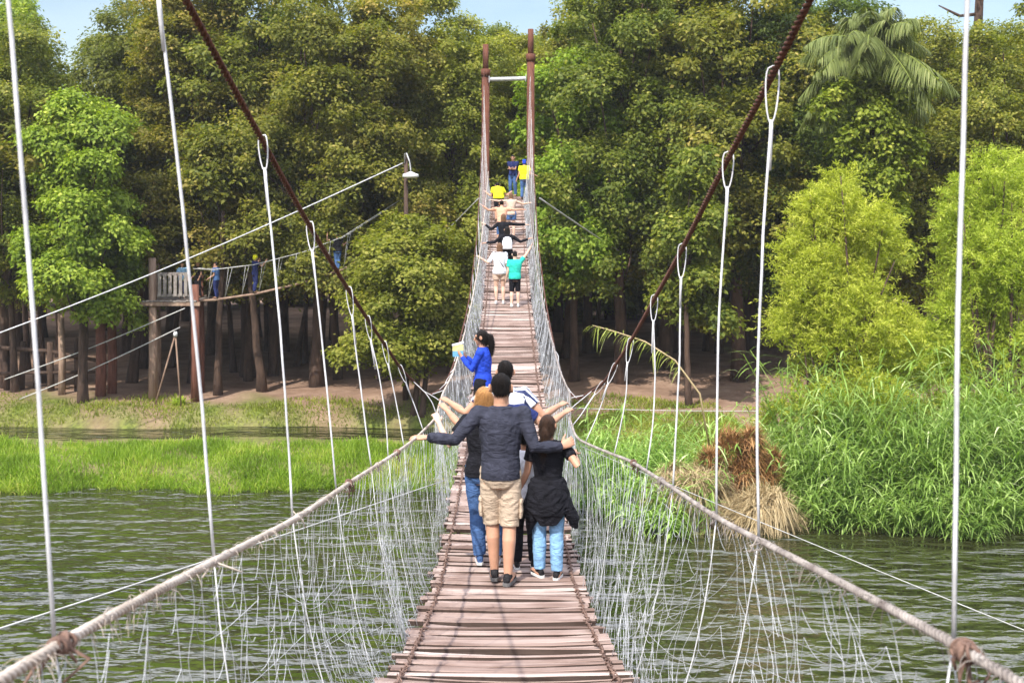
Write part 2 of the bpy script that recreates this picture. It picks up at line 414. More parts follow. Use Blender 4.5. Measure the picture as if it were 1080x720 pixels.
def rand_lobes(n, R0, z0, z1, seed, top=.55):
    g = np.random.default_rng(seed); out = []
    for i in range(n):
        u = (i+.5)/n; z = z0+(z1-z0)*u
        wr = R0*(math.sin(math.pi*min(.97, .18+.74*u))**.8)
        a = i*2.4+g.uniform(-.5, .5); rad = wr*g.uniform(.35, .68)
        s = g.uniform(.75, 1.15)*R0*.46*(1.1-.35*u)
        out.append((math.cos(a)*rad, math.sin(a)*rad, z, s*1.15, s*1.15, s*g.uniform(.8, 1.05)))
    return out
def make_tree(name, label, mname, h, rad, z0, tr, seed, nleaf=24000, nlobe=11, L=.24, W=.14, ncl=210, cr=.62, stems=1, cat='tree', group=None, bark='bark', **kw):
    lb = rand_lobes(nlobe, rad, z0+rad*.25, h-rad*.25, seed)
    o = thing(name, label, cat, (0, 0, 0), 0, group)
    me, C = crown('crown', lb, ncl, cr, nleaf, L, W, **kw)
    link('trunk', trunk_mesh('trunk', z0+(h-z0)*.45, tr, lb, stems=stems), M[bark], o)
    link('crown', me, M[mname], o)
    return o

# ------------------------------------------------------------------ the bridge: profiles
def prof(tab, width=1.6):
    t = np.array(tab, float); d = np.arange(-8, 50, .1); z = np.interp(d, t[:, 0], t[:, 1])
    k = np.exp(-(np.arange(-30, 31)*.1/width*2)**2); k /= k.sum()
    zs = np.convolve(np.pad(z, 30, 'edge'), k, 'valid')
    sl = np.interp(d, t[:, 0], t[:, 1])
    return lambda x: np.interp(x, d, zs)
deck_z = prof([(-8, .3), (0, -1.2), (2, -1.55), (5.65, -2.3), (7.5, -2.72), (9.6, -3.04), (12, -3.12), (16, -3.10), (20, -2.98), (25, -2.62), (30, -2.15), (34.5, -1.35), (37.5, -.75), (41, 0), (46, 1.1), (50, 1.1)])
_rz = prof([(-8, .6), (0, -.5), (2.04, -.75), (3.15, -.93), (4.3, -1.12), (5.65, -1.30), (8, -1.63), (9.6, -1.82), (11.2, -1.87), (16, -2.1), (20, -2.05), (25, -1.72), (30, -1.2), (34.5, -.42), (37.5, .18), (41, .95), (46, 2.1), (50, 2.2)], .8)
ropeL_x = prof([(-8, -.9), (0, -.8), (8, -.8), (9.6, -.775), (10.8, -.68), (13, -.74), (20, -.78), (50, -.76)], .7)
ropeR_x = prof([(-8, .9), (0, .8), (7.5, .8), (9.0, .64), (9.6, .58), (11.2, .6), (13, .72), (20, .78), (50, .76)], .7)
cabL_z = prof([(-8, 4.2), (0, 1.75), (3.35, .66), (4.4, .32), (5.4, 0), (6.9, -.43), (10.3, -1.34), (13, -1.98), (15.6, -2.25), (18, -2.22), (24, -1.60), (30, -.40), (36, 1.5), (41, 3.7), (46, 6.3), (50, 6.3)], .9)
cabR_z = prof([(-8, 4.2), (0, 1.75), (3.28, .64), (3.73, .48), (4.48, .26), (5.64, -.127), (6.73, -.45), (8.03, -.84), (10.4, -1.48), (13.9, -2.16), (16.5, -2.35), (19, -2.22), (24, -1.60), (30, -.40), (36, 1.5), (41, 3.7), (46, 6.6), (50, 6.6)], .9)
LATL, LATR = .95, .87
def cabL(d): return np.array([-np.interp(d, [0, 10, 15, 22, 30, 46], [LATL, LATL, .87, .80, .80, .93]), d, EYE+cabL_z(d)])
def cabR(d): return np.array([np.interp(d, [0, 10, 15, 22, 30, 46], [LATR, LATR, .84, .80, .80, .93]), d, EYE+cabR_z(d)])
def ropeL(d): return np.array([ropeL_x(d), d, EYE+_rz(d)])
def ropeR(d): return np.array([ropeR_x(d), d, EYE+_rz(d)])
HALF = .64
def deckp(d, x): return np.array([x, d, EYE+deck_z(d)])

bridge = thing('suspension_bridge', 'sagging plank footbridge hung on rusty cables with white net sides over the river', 'footbridge', (0, 0, 0))
# planks
mb = MB(); d = -3.0
g = np.random.default_rng(3)
while d < 46.4:
    w = g.uniform(.06, .13); gap = g.choice([.006, .012, .02, .042], p=[.3, .3, .25, .15])
    c = d+w/2; sl = float(deck_z(c+.1)-deck_z(c-.1))/.2
    half = HALF+g.normal(0, .016)
    yaw = -.012+.012*math.sin(c*1.1)+g.normal(0, .009); roll = math.atan(sl)+g.normal(0, .06); tilt = g.normal(0, .008)
    rot = Matrix.Rotation(yaw, 3, 'Z') @ Matrix.Rotation(roll, 3, 'X') @ Matrix.Rotation(tilt, 3, 'Y')
    nseg = 7; th = g.uniform(.025, .04); bow = g.normal(0, .008); wob = g.normal(0, .004, (2, nseg+1))
    vv = []; tv = np.linspace(-1, 1, nseg+1)
    for i, t in enumerate(tv):
        y0, y1 = -w/2+wob[0, i], w/2+wob[1, i]
        zz = bow*(1-t*t)-.012*(1-t*t)
        e = .004
        vv += [(t*half, y0, -th+zz), (t*half, y1, -th+zz), (t*half, y1, zz-e), (t*half, y1-e, zz), (t*half, y0+e, zz), (t*half, y0, zz-e)]
    ff = []
    for i in range(nseg):
        for j in range(6):
            k = (j+1) % 6; ff.append((i*6+j, (i+1)*6+j, (i+1)*6+k, i*6+k))
    ff.append((0, 1, 2, 3, 4, 5)); ff.append(tuple(nseg*6+j for j in (5, 4, 3, 2, 1, 0)))
    V = np.array(vv) @ np.array(rot).T+np.array([g.normal(0, .02), c, EYE+float(deck_z(c))+g.normal(0, .008)])
    tv_ = float(np.clip(g.normal(.55, .24), .14, 1)); mb.add(V, ff, [(tv_ if j in (2, 3, 4) else .0) for i in range(nseg) for j in range(6)]+[tv_*.5, tv_*.5])  # side faces coloured near black: painted shade for the gaps between planks
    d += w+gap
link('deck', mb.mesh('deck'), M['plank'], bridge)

def strand_rope(fn, d0, d1, r, pitch, per=9, sides=5, strands=3):
    mb = MB(); n = int((d1-d0)/pitch*per)
    ds = np.linspace(d0, d1, n); P = np.array([fn(x) for x in ds]); T, U, V = frames(P)
    L = np.concatenate([[0], np.cumsum(np.linalg.norm(np.diff(P, axis=0), axis=1))])
    for s in range(strands):
        a = L/pitch*2*math.pi+s*2*math.pi/strands
        Q = P+r*.60*(np.cos(a)[:, None]*U+np.sin(a)[:, None]*V)
        mb.tube(Q, r*.47, sides)
    return mb
def plain(fn, d0, d1, r, step=.25, sides=8):
    mb = MB(); ds = np.arange(d0, d1+1e-6, step); mb.tube(np.array([fn(x) for x in ds]), r, sides); return mb
# cables and hand ropes
for fn, end in ((cabL, 45.9), (cabR, 45.9)):
    m_ = strand_rope(fn, -5, 13, .0125, .10, 8, 5); P = np.array([fn(x) for x in np.arange(13, end+.01, .3)]); m_.tube(P, .0135, 7)
    link('main_cable', m_.mesh('main_cable', True), M['rust'], bridge)
hrL = strand_rope(ropeL, -4, 15, .0112, .06, 8, 5); hrL.tube(np.array([ropeL(x) for x in np.arange(15, 46.2, .3)]), .014, 6)
def fray(mb, fn, d0, d1, n, r, L, seed):
    g = np.random.default_rng(seed)
    for q in range(n):
        d = d0+(d1-d0)*g.random()**1.5; c = fn(d); a = g.uniform(0, 6.28); u = np.array([math.cos(a), 0, math.sin(a)]); e = c+u*r
        w = u*.6+np.array([g.normal(0, .4), g.normal(0, 1), -.5]); w /= np.linalg.norm(w); l = L*g.uniform(.3, 1.3)
        mb.tube([e, e+w*l*.5, e+w*l+[0, 0, -l*.4]], [.0011, .0009, .0006], 3, False)
fray(hrL, ropeL, 1.2, 9.5, 750, .0125, .03, 5)
hrope_L = link('hand_rope', hrL.mesh('hand_rope', True), M['tan_rope'], bridge)
hrope_L['label'] = 'pale tan twisted hand rope'
hrR = strand_rope(ropeR, -4, 15, .0098, .036, 8, 5, 2); hrR.tube(np.array([ropeR(x) for x in np.arange(15, 46.2, .3)]), .014, 6)
fray(hrR, ropeR, 1.2, 9, 420, .011, .045, 6)
hrope_R = link('hand_rope', hrR.mesh('hand_rope', True), M['grey_rope'], bridge)
hrope_R['label'] = 'grey hand rope wound with cord'
# knots on the hand ropes
def knot(fn, d, s, m, parent):
    mb = MB(); g = np.random.default_rng(int(d*100)+5)
    c = fn(d); T = nrm(fn(d+.05)-fn(d-.05)); U = nrm(np.cross(T, [0, 0, 1])); V = np.cross(T, U)
    for k in range(9):
        off = g.uniform(-.032, .032)*s; rr = g.uniform(.015, .023)*s
        a = np.linspace(0, 2*math.pi, 15)+g.uniform(0, 6); til = g.normal(0, .9)
        P = c+T*off+(rr*(1+.18*np.sin(a*2+g.uniform(0, 6))))[:, None]*(np.cos(a)[:, None]*U+np.sin(a)[:, None]*V)+(np.cos(a)*til*.022*s)[:, None]*T
        mb.tube(P, g.uniform(.0045, .0075)*s, 6)
    for k in range(4):
        e = c+np.array([g.normal(0, .03), g.normal(0, .03), -g.uniform(.04, .10)*s])
        mb.tube(np.array([c-V*.0, c*.5+e*.5+g.normal(0, .016, 3), e]), [.007*s, .006*s, .004*s], 6)
    link('knot', mb.mesh('knot', True), m, parent)
for d_, s_ in ((2.04, .68), (3.1, .4), (4.35, .5), (5.75, .75), (7.0, .6), (8.2, .85)):
    knot(ropeL, d_, s_, M['dark_rope'] if s_ > .62 else M['tan_rope'], hrope_L)
for d_, s_ in ((1.98, .72), (3.55, .4), (4.43, .5), (5.9, .6), (7.2, .8)):
    knot(ropeR, d_, s_, M['dark_rope'] if s_ > .62 else M['grey_rope'], hrope_R)
# hangers: loop over the cable, doubled neck, straight rope down to the deck edge
TOPL = [2.0, 3.05, 4.42, 5.48, 6.83, 7.75, 8.8, 10.1, 11.2]+[12.3+1.15*i for i in range(29)]
TOPR = [2.1, 3.73, 4.48, 5.66, 6.73, 8.03, 9.2, 10.4, 11.5]+[12.6+1.15*i for i in range(29)]
BOTL = {0: 2.04, 1: 3.15, 2: 4.3, 3: 5.4, 4: 6.8}
def hanger(cab, rope, dt, db, side, seed):
    g = np.random.default_rng(seed); mb = MB()
    c = cab(dt); rp = rope(db)+np.array([side*.012, 0, 0]); bt = deckp(db, side*(HALF-.03))
    near = dt < 13 and np.linalg.norm(c-rp) > .45
    r = .0045 if near else (.0075 if dt > 16 else .0045)
    if near:
        T = nrm(cab(dt+.05)-cab(dt-.05)); dn = nrm(rp-c)
        S = nrm(np.cross(T, dn)); wv = nrm(S*.85+T*.5)
        Lp = g.uniform(.13, .19); a = np.linspace(-.5*math.pi, 1.5*math.pi, 19)
        # teardrop loop hanging on the cable
        P = []
        for t in np.linspace(0, 1, 21):
            ang = math.pi*(2*t-1)
            wd = .026*math.cos(ang/2)**.6 if abs(ang) < math.pi-.01 else 0
            P.append(c-dn*.026+dn*((1-math.cos(ang))*.5*Lp)+wv*(wd if True else 0)*math.copysign(1, ang)*(abs(math.sin(ang))**.45 if abs(ang) > .01 else 0))
        mb.tube(np.array(P), r*.62, 6)
        nk = c-dn*.026+dn*Lp
        e = nk+dn*g.uniform(.10, .2)
        mb.tube(np.array([nk-dn*.012, nk+dn*.03, e]), [r*1.35, r*1.5, r*1.15], 7)
        start = nk
    else:
        start = c
    n = 12; t = np.linspace(0, 1, n)[:, None]
    bow = np.sin(t*math.pi)*np.array([g.normal(0, .012), g.normal(0, .012), 0])
    P = start*(1-t)+rp*t+bow+np.cumsum(g.normal(0, .0012, (n, 3)), 0)*[1, 1, 0]*np.sin(t*math.pi)
    mb.tube(P, r, 6)
    n = 6; t = np.linspace(0, 1, n)[:, None]
    P = rp*(1-t)+bt*t+np.sin(t*math.pi)*np.array([side*.03, g.normal(0, .03), 0])
    mb.tube(P, r*.5, 5)
    link('hanger', mb.mesh('hanger', True), M['white_rope'], bridge)
for i, dt in enumerate(TOPL): hanger(cabL, ropeL, dt, BOTL.get(i, dt), -1, 100+i)
for i, dt in enumerate(TOPR): hanger(cabR, ropeR, dt, dt*.985 if dt < 8 else dt, 1, 200+i)
# netting
def net(rope, side, seed):
    g = np.random.default_rng(seed)
    ds = np.concatenate([np.arange(-1.5, 13, .115), np.arange(13, 46, .16)]); n = len(ds); ns = 25
    top = np.array([rope(x) for x in ds])
    t = np.linspace(0, 1, ns)
    def wig(am, k, m=1):
        w = g.normal(0, 1, (int(n/k)+3, m)); x = np.arange(n)/k
        i = x.astype(int); f = (x-i)[:, None]; f = f*f*(3-2*f)
        return am*(w[i]*(1-f)+w[i+1]*f)
    nearw = np.clip((15-ds)/9, 0, 1)*.8+.2
    drift = (wig(.22, 9)+wig(.07, 2)+wig(.03, 1))[:, 0]*nearw
    bot = np.array([deckp(x, side*HALF) for x in ds+drift])-[0, 0, .02]
    G = top[:, None]*(1-t[None, :, None])+bot[:, None]*t[None, :, None]
    env = np.sin(t*math.pi)**.8
    ph = g.uniform(0, 6.28, (n, 3)); fr = g.uniform(3, 9, (n, 3)); am = g.uniform(.3, 1.3, (n, 3))*nearw[:, None]
    for ax, A_ in ((0, .016), (1, .024)):
        G[..., ax] += sum(A_*.75*am[:, q:q+1]*np.sin(fr[:, q:q+1]*t[None]*2+ph[:, q:q+1]*(1+ax)) for q in range(3))*env[None]
    G[..., 0] += side*env[None]*(.06+wig(.055, 12))*nearw[:, None]
    A, B = [], []
    dens = np.interp(ds, [2, 9], [.85, .95] if side < 0 else [.55, .9])
    kc = g.random(n) < dens
    tend = np.where(g.random(n) < np.interp(ds, [2, 10], [.05, .006]), g.integers(6, ns-4, n), ns-1)       # some cords have come loose
    for q in np.nonzero(kc)[0]:
        A.append(G[q, :tend[q]]); B.append(G[q, 1:tend[q]+1])
    rows = [3, 5, 7, 9, 11, 13, 15, 17, 19, 20, 21, 22, 23]
    for r_ in rows:
        k = g.random(n-1) < np.interp(ds[:-1], [2, 10, 20], [.6, .68, .45])*(1 if side < 0 else .8)
        sh = np.where((np.arange(n-1)+r_) % 2 == 0, 2, -2)+g.integers(-1, 2, n-1); r2 = np.clip(r_+sh, 1, ns-1)
        a = G[:-1, r_][k]; b = G[np.arange(1, n), r2][k]
        prev = a; sag = g.uniform(.0, .05, k.sum())
        for f in (.25, .5, .75, 1):
            c = a*(1-f)+b*f; c[:, 2] -= sag*4*f*(1-f); A.append(prev); B.append(c.copy()); prev = c
    # long slack strands
    m = 320 if side < 0 else 220; i = (g.integers(0, n-20, m)*g.random(m)**.6).astype(int)
    for q in range(m):
        j0 = g.integers(2, ns-5); j1 = min(ns-1, j0+g.integers(3, 14)); i1 = int(np.clip(i[q]+g.integers(-3, 14), 0, n-1)); u = np.linspace(0, 1, 11)[:, None]
        P = G[i[q], j0]*(1-u)+G[i1, j1]*u+np.sin(u*math.pi)*np.array([side*g.uniform(0, .08), g.normal(0, .05), -g.uniform(0, .12)])
        A.append(P[:-1]); B.append(P[1:])
    A = np.concatenate(A); B = np.concatenate(B)
    dd = (A[:, 1]+B[:, 1])/2
    v, q = many_segments(A, B, np.interp(dd, [2, 6, 20, 46], [.0009, .0011, .0018, .0030]), 3)
    link('side_net', mesh_np('side_net', v, q), M['net'], bridge)
net(ropeL, -1, 31); net(ropeR, 1, 32)
# dark lashing rope along both deck edges
for side in (-1, 1):
    m_ = MB(); g = np.random.default_rng(60+side)
    ds = np.arange(-2.8, 46.2, .045)
    x = side*(HALF-.085)+np.cumsum(g.normal(0, .004, len(ds)))*.0+g.normal(0, .007, len(ds))
    z = EYE+deck_z(ds)+.012+.012*np.abs(np.sin(ds*21))+g.normal(0, .004, len(ds))
    m_.tube(np.stack([x, ds, z], 1), .007, 5)
    a = ds*48
    m_.tube(np.stack([x+.02*np.cos(a), ds, z+.014*np.sin(a)], 1), .0042, 4)
    link('lashing_rope', m_.mesh('lashing_rope', True), M['dark_rope'], bridge)
    # bearer cable under the planks
    m_ = plain(lambda q: np.array([side*.5, q, EYE+float(deck_z(q))-.06]), -4, 46.2, .018, .4, 6)
    link('bearer_cable', m_.mesh('bearer_cable', True), M['rust'], bridge)
# side guys
def guy(P, r, sag=.2, n=24, name='guy_wire', m='wire', parent=None):
    P0, P1 = np.array(P[0], float), np.array(P[1], float); t = np.linspace(0, 1, n)[:, None]
    Q = P0*(1-t)+P1*t; Q[:, 2] -= (np.sin(t*math.pi)*sag)[:, 0]
    mb = MB(); mb.tube(Q, r, 6); return link(name, mb.mesh(name, True), M[m], parent)
gl0 = at(470, 506, 15); gl1 = at(0, 622, 7.4); e = gl0+(gl1-gl0)*2.9
guy((gl0, (e[0], e[1], 7.6)), .0075, .12, parent=bridge)
gr0 = at(612, 470, 14); gr1 = at(1075, 672, 6.2); e = gr0+(gr1-gr0)*2.7
guy((gr0, (e[0], e[1], 7.5)), .0032, .12, parent=bridge)

# far tower
tower = thing('bridge_tower', 'tall twin rusty pole portal with a grey crossbar at the far end of the footbridge', 'bridge tower', (0, 46, 1.2))
TZ = 1.2
for px, top in ((512, 47), (559.5, 31)):
    x = (px-CX)*46/F; zt = EYE+(CY-top)*46/F
    mb = MB(); mb.tube([(x, 0, -.8), (x, 0, 7), (x+.01, 0, zt-TZ-1.1)], [.165, .16, .155], 14)
    mb.tube([(x+.01, 0, zt-TZ-1.12), (x+.01, 0, zt-TZ)], [.12, .115], 14)
    mb.tube([(x+.01, 0, zt-TZ-1.3), (x+.01, 0, zt-TZ-1.0)], .19, 14)
    p = link('pole', mb.mesh('pole', True), M['rust_pole'], tower)
    mb = MB(); mb.box((x, 0, -.12), .7, .7, .3); link('footing', mb.mesh('footing'), M['grey_metal'], p)
z = EYE+(CY-84)*46/F-TZ
mb = MB(); mb.tube([(-.92+.165, 0, z), (.93-.165, 0, z+.04)], .085, 12); mb.box((-.73, 0, z), .03, .26, .26); mb.box((.745, 0, z+.04), .03, .26, .26)
link('crossbar', mb.mesh('crossbar'), M['grey_metal'], tower)
gb = (CX, 0)
guy((at(569, 209, 46)-[0, 46, TZ], at(705, 296, 60)-[0, 46, TZ]), .035, .1, parent=tower)
guy((at(505, 209, 46)-[0, 46, TZ], at(380, 330, 60)-[0, 46, TZ]), .02, .1, parent=tower)
# landing platform behind the tower
land = thing('timber_landing', 'raised timber landing with stairs behind the far bridge tower', 'landing', (0, 48.6, 1.2))
LZ = EYE+1.08-1.2
mb = MB()
for i in range(18): mb.box((0, -2.2+.19*i+.1, LZ-.03), 1.7, .17, .05, var=R.random())
link('platform_floor', mb.mesh('platform_floor'), M['plank'], land)
for x in (-.78, .78):
    for y in (-1.3, 1.1):
        mb = MB(); mb.tube([(x, y, -.5), (x, y, LZ-.06)], [.15, .13], 9); link('post', mb.mesh('post', True), M['log'], land)
mb = MB()
for i in range(40):
    mb.box((0, 1.35+.28*i, LZ-.2*(i+1)), 1.3, .27, .05, var=R.random())
link('stairs', mb.mesh('stairs'), M['plank'], land)

# ------------------------------------------------------------------ rope course on the left bank
PB = 50.5
def P3(px, py, d=PB): return at(px, py, d)
plat = thing('viewing_platform', 'raised log platform with pale slatted railing among the trunks on the left bank', 'platform', (0, 0, 0))
pz = float(P3(0, 318)[2])
for px, d, top, r in ((161, 50.2, 272, .19), (206, 50.2, 300, .2), (166, 52.6, 272, .15), (212, 52.6, 290, .15)):
    x = (px-CX)*d/F; g0 = float(ground_z(x, d)); mb = MB()
    mb.tube([(x, d, g0-.3), (x+.03, d, g0+2), (x-.02, d, EYE+(CY-top)*d/F)], [r*1.05, r, r*.85], 10)
    o = link('post', mb.mesh('post', True), M['log' if px < 200 else 'red_log'], plat)
xa, xb = (158-CX)*51/F, (214-CX)*51/F
mb = MB()
for i in range(16):
    mb.box((xa+(xb-xa)*(i+.5)/16, 51.4, pz+.06+R.normal(0, .01)), (xb-xa)/16*.93, 3.0, .06, var=R.random())
link('floor', mb.mesh('floor'), M['old_board'], plat)
mb = MB(); mb.box(((xa+xb)/2, 50.0, pz-.07), xb-xa+.3, .14, .16); link('beam', mb.mesh('beam'), M['log'], plat); mb = MB(); mb.box(((xa+xb)/2, 52.6, pz-.07), xb-xa+.3, .14, .16)
link('beam', mb.mesh('beam'), M['log'], plat)
rx0, rx1 = (166-CX)*50/F, (199-CX)*50/F
mb = MB()
for h in (.3, 1.25): mb.box(((rx0+rx1)/2, 50.02, pz+h), rx1-rx0, .07, .13)
for i in range(6): mb.box((rx0+(rx1-rx0)*(i+.5)/6, 49.95, pz+.78), .14, .05, 1.0)
link('railing', mb.mesh('railing'), M['old_board'], plat)
# swaying rope walk from the platform to the trees
walk = thing('rope_walk', 'slack tightrope walkway of knotted ropes leading right from the log platform', 'rope walkway', (0, 0, 0))
foot = [P3(158, 316), P3(205, 317.5), P3(228, 316), P3(269, 310), P3(320, 298), P3(362, 284), P3(400, 262, 52), P3(440, 235, 54)]
mb = MB(); mb.tube(foot, .055, 7); link('foot_rope', mb.mesh('foot_rope', True), M['log'], walk)
hand = [P3(206, 283), P3(228, 284), P3(269, 279), P3(320, 266), P3(362, 250), P3(440, 200, 54)]
for off in (-.35, .35):
    mb = MB(); mb.tube([p+[0, off, 0] for p in hand], .016, 5); link('hand_rope', mb.mesh('hand_rope', True), M['wire'], walk)
mb = MB()
fx = [p[0] for p in foot]; hx = [p[0] for p in hand]
for x in np.arange(fx[1]+.6, fx[5], .75):
    b_ = np.array([np.interp(x, fx, [p[i] for p in foot]) for i in range(3)])
    for off in (-.35, .35):
        t_ = np.array([np.interp(x+.25, hx, [p[i] for p in hand]) for i in range(3)])+[0, off, 0]
        mb.tube([b_, t_], .010, 4)
link('side_cords', mb.mesh('side_cords', True), M['wire'], walk)
# overhead line and lamp
lamp = thing('street_lamp', 'timber pole with a white lamp head on a curved arm above the trees', 'street lamp', tuple(at(428, 165, 50)*[1, 1, 0]+[0, 0, 1.1]))
lz = float(at(428, 165, 50)[2])-1.1
mb = MB(); mb.tube([(0, 0, -.4), (.03, 0, lz*.5), (0, 0, lz)], [.15, .115, .085], 10); link('pole', mb.mesh('pole', True), M['bark'], lamp)
s = 50/F
mb = MB(); mb.tube([(-.05, -.12, lz-.3), (-.02, -.2, lz+.1), (.06, -.3, lz+.12), (.2, -.4, lz-.25), (.25, -.42, lz-.6), (.25, -.42, lz-.78)], .03, 7); link('arm', mb.mesh('arm', True), M['grey_metal'], lamp)
mb = MB(); a = np.array([(.25, -.42, lz-.70), (.25, -.42, lz-.76), (.25, -.42, lz-.80), (.25, -.42, lz-.92), (.25, -.42, lz-.97)])
mb.tube(a, [.08, .2, .34, .36, .22], 14); link('lamp_head', mb.mesh('lamp_head', True), noise_mat('lamp_white', (.75, .75, .75), (.85, .85, .85), 5, .4, 0), lamp)
o = guy((at(-160, 409, 40), at(425, 172, 50)), .026, .35, 30, 'overhead_cable', 'white_rope')
tag(o, 'long pale overhead cable sloping up to the lamp pole across the left bank', 'cable')
# A-shaped stake and the log fence, timber posts
st = thing('stake_frame', 'two thin pale stakes leaning into an A in front of the log platform', 'stakes', (0, 0, 0))
for a_, b_ in (((163, 420), (185, 352)), ((191, 408), (185, 352))):
    d_ = 49.2; p0 = at(*a_, d_); p0[2] = float(ground_z(p0[0], d_))-.1; mb = MB(); mb.tube([p0, at(*b_, d_)], [.04, .035], 6); link('stake', mb.mesh('stake', True), M['log'], st)
mb = MB(); c = at(185, 352, 49.2); mb.tube([c-[0, 0, .12], c+[0, 0, .0], c+[0, 0, .1]], [.08, .1, .06], 8); link('cap', mb.mesh('cap', True), M['white_rope'], st)
fen = thing('log_fence', 'low rough log fence with a leaning rail at the left edge of the clearing', 'fence', (0, 0, 0))
for px in (8, 22, 38, 54, 66, 82):
    d_ = 52+R.uniform(-.4, .4); x = (px-CX)*d_/F; g0 = float(ground_z(x, d_)); mb = MB()
    mb.tube([(x, d_, g0-.3), (x+R.normal(0, .08), d_, g0+R.uniform(1.5, 2.4))], [.17, .14], 8); link('post', mb.mesh('post', True), M['bark'], fen)
mb = MB(); mb.tube([at(-10, 366, 51.7), at(50, 370, 51.7), at(118, 383, 51.7)], [.1, .09, .08], 8); mb.tube([at(-20, 394, 51.7), at(100, 392, 51.7)], [.08, .07], 8)
link('rail', mb.mesh('rail', True), M['bark'], fen)
for px, top, d_, r_, nm in ((106, 285, 50.8, .22, 'thick reddish timber post nearest the log fence'), (118, 300, 51.6, .2, 'reddish timber post just right of a thicker one left of the platform'), (65, 330, 51, .15, 'short pale timber post in front of the log fence')):
    x = (px-CX)*d_/F; g0 = float(ground_z(x, d_)); mb = MB()
    mb.tube([(0, 0, -.3), (.03, 0, 1.5), (-.04, 0, EYE+(CY-top)*d_/F-g0)], [r_*1.1, r_, r_*.9], 10)
    tag(link('timber_post', mb.mesh('timber_post', True), M['red_log' if px > 100 else 'log'], None, (x, d_, g0)), nm, 'post')
for (a_, b_, nm) in (((5, 400), (195, 325), 'upper thin grey stay wire slanting down left from the platform'), ((20, 430), (190, 345), 'lower thin grey stay wire slanting down left from the platform')):
    p = at(*a_, 49.8); p[2] = max(p[2], float(ground_z(p[0], 49.8)))
    tag(guy((p, at(*b_, 49.8)), .025, .1, 12, 'stay_wire', 'wire'), nm, 'wire')
o = guy((at(598, 430, 40), at(850, 433, 40)), .012, .05, 20, 'mooring_line', 'wire'); tag(o, 'thin horizontal line stretched low above the right bank behind the net', 'line')

# ------------------------------------------------------------------ trees
R = np.random.default_rng(42)
PR = {}
PR['olive'] = make_tree('tree', 'x', 'olive', 17.5, 4.6, 3.0, .26, 1, 96000, 19, .175, .108, 560, .56)
PR['olive2'] = make_tree('tree', 'x', 'olive', 18.5, 4.2, 3.2, .24, 2, 92000, 19, .17, .105, 560, .54)
PR['deep'] = make_tree('tree', 'x', 'deep', 17, 4.8, 2.6, .28, 3, 96000, 19, .18, .11, 540, .58)
PR['mid'] = make_tree('tree', 'x', 'mid', 19, 4.3, 3.4, .25, 4, 92000, 19, .17, .105, 560, .54)
PR['lime'] = make_tree('tree', 'x', 'lime', 13.2, 3.1, 2.9, .24, 5, 52000, 15, .2, .135, 210, .62, stems=2)
PR['bush'] = make_tree('tree', 'x', 'mid', 8.2, 2.8, 1.2, .14, 6, 40000, 12, .17, .105, 240, .44, stems=2)
PR['small'] = make_tree('tree', 'x', 'olive', 10.5, 1.7, 2.6, .13, 7, 13000, 9, .22, .13, 110, .48)
used = set()
FLIGHT = 'trees of the front row along the clearing'
def put(kind, px, d, h, rz, label, group=None, wide=1.0):
    """h = real height wanted"""
    H0 = {'olive': 17.5, 'olive2': 18.5, 'deep': 17, 'mid': 19, 'lime': 13.2, 'bush': 8.2, 'small': 10.5}[kind]
    x = (px-CX)*d/F; s = h/H0; loc = (x, d, float(ground_z(x, d))-.1); sc = (s*wide, s*wide, s)
    if 'thicket' in label: loc = (loc[0], loc[1], loc[2]-1.6)
    if kind not in used:
        used.add(kind); o = PR[kind]; o.location = loc; o.rotation_euler = (0, 0, rz); o.scale = sc; o['label'] = label
        if group: o['group'] = group
        return o
    return dup(PR[kind], loc, rz, label, group, sc)
put('lime', 84, 49.2, 13.2, .4, 'bright lime green leafy tree in front of the others at the far left', None, .92)
put('bush', 438, 47.6, 8.6, 1.0, 'low bushy round tree in front of the lamp pole beside the bridge net', None, 1.12)
put('small', 728, 48, 11.2, .2, 'slim dark olive tree standing alone right of the bridge under taller trees')
put('olive', 8, 53, 17.5, 2.1, 'olive tree partly cut by the left edge behind the lime tree', FLIGHT)
put('olive2', 205, 55, 20.1, .3, 'tall olive tree directly behind the log platform', FLIGHT)
put('olive', 262, 57, 21.0, 1.0, 'tall olive tree behind the tightrope walkway', FLIGHT)
put('olive', 335, 54, 19.4, 3.3, 'broad olive tree left of the lamp pole with golden leaves', FLIGHT)
put('olive2', 405, 55.5, 19.3, 1.9, 'tall olive tree rising right behind the lamp pole', FLIGHT)
put('mid', 478, 58, 19.6, 4.0, 'tall green tree behind the left pole of the bridge tower', FLIGHT)
put('mid', 548, 62, 18.2, 2.6, 'green tree seen between the two poles of the bridge tower', FLIGHT)
put('lime', 604, 55, 15.6, 3.8, 'yellow green tree lit brightly just right of the bridge tower', FLIGHT, .9)
put('lime', 296, 57.5, 17.6, 2.2, 'bright green tree top among olive crowns left of the lamp pole', FLIGHT, .8)
put('olive2', 655, 54.5, 21.4, 5.0, 'olive tree right of the bridge tower above deep shade', FLIGHT)
put('deep', 700, 58.5, 21.4, 0.2, 'dark broad tree behind the slim olive tree', FLIGHT)
put('olive', 780, 55, 22.1, .6, 'tall olive tree behind the rusty cable on the right', FLIGHT)
put('deep', 850, 56, 19.2, 2.2, 'dark tree standing left of the palm', FLIGHT)
put('olive2', 975, 53, 17.2, 2.9, 'olive tree just right of the palm', FLIGHT)
put('olive', 1060, 51, 16.6, 4.6, 'olive tree cut by the right edge behind the feathery bushes', FLIGHT)
put('deep', 150, 60, 19.4, 1.2, 'dark tree with small crown showing against the sky near the left corner', FLIGHT)
put('lime', 10, 66, 20.2, 5.5, 'tall pale green tree top in the upper left corner', FLIGHT, .8)
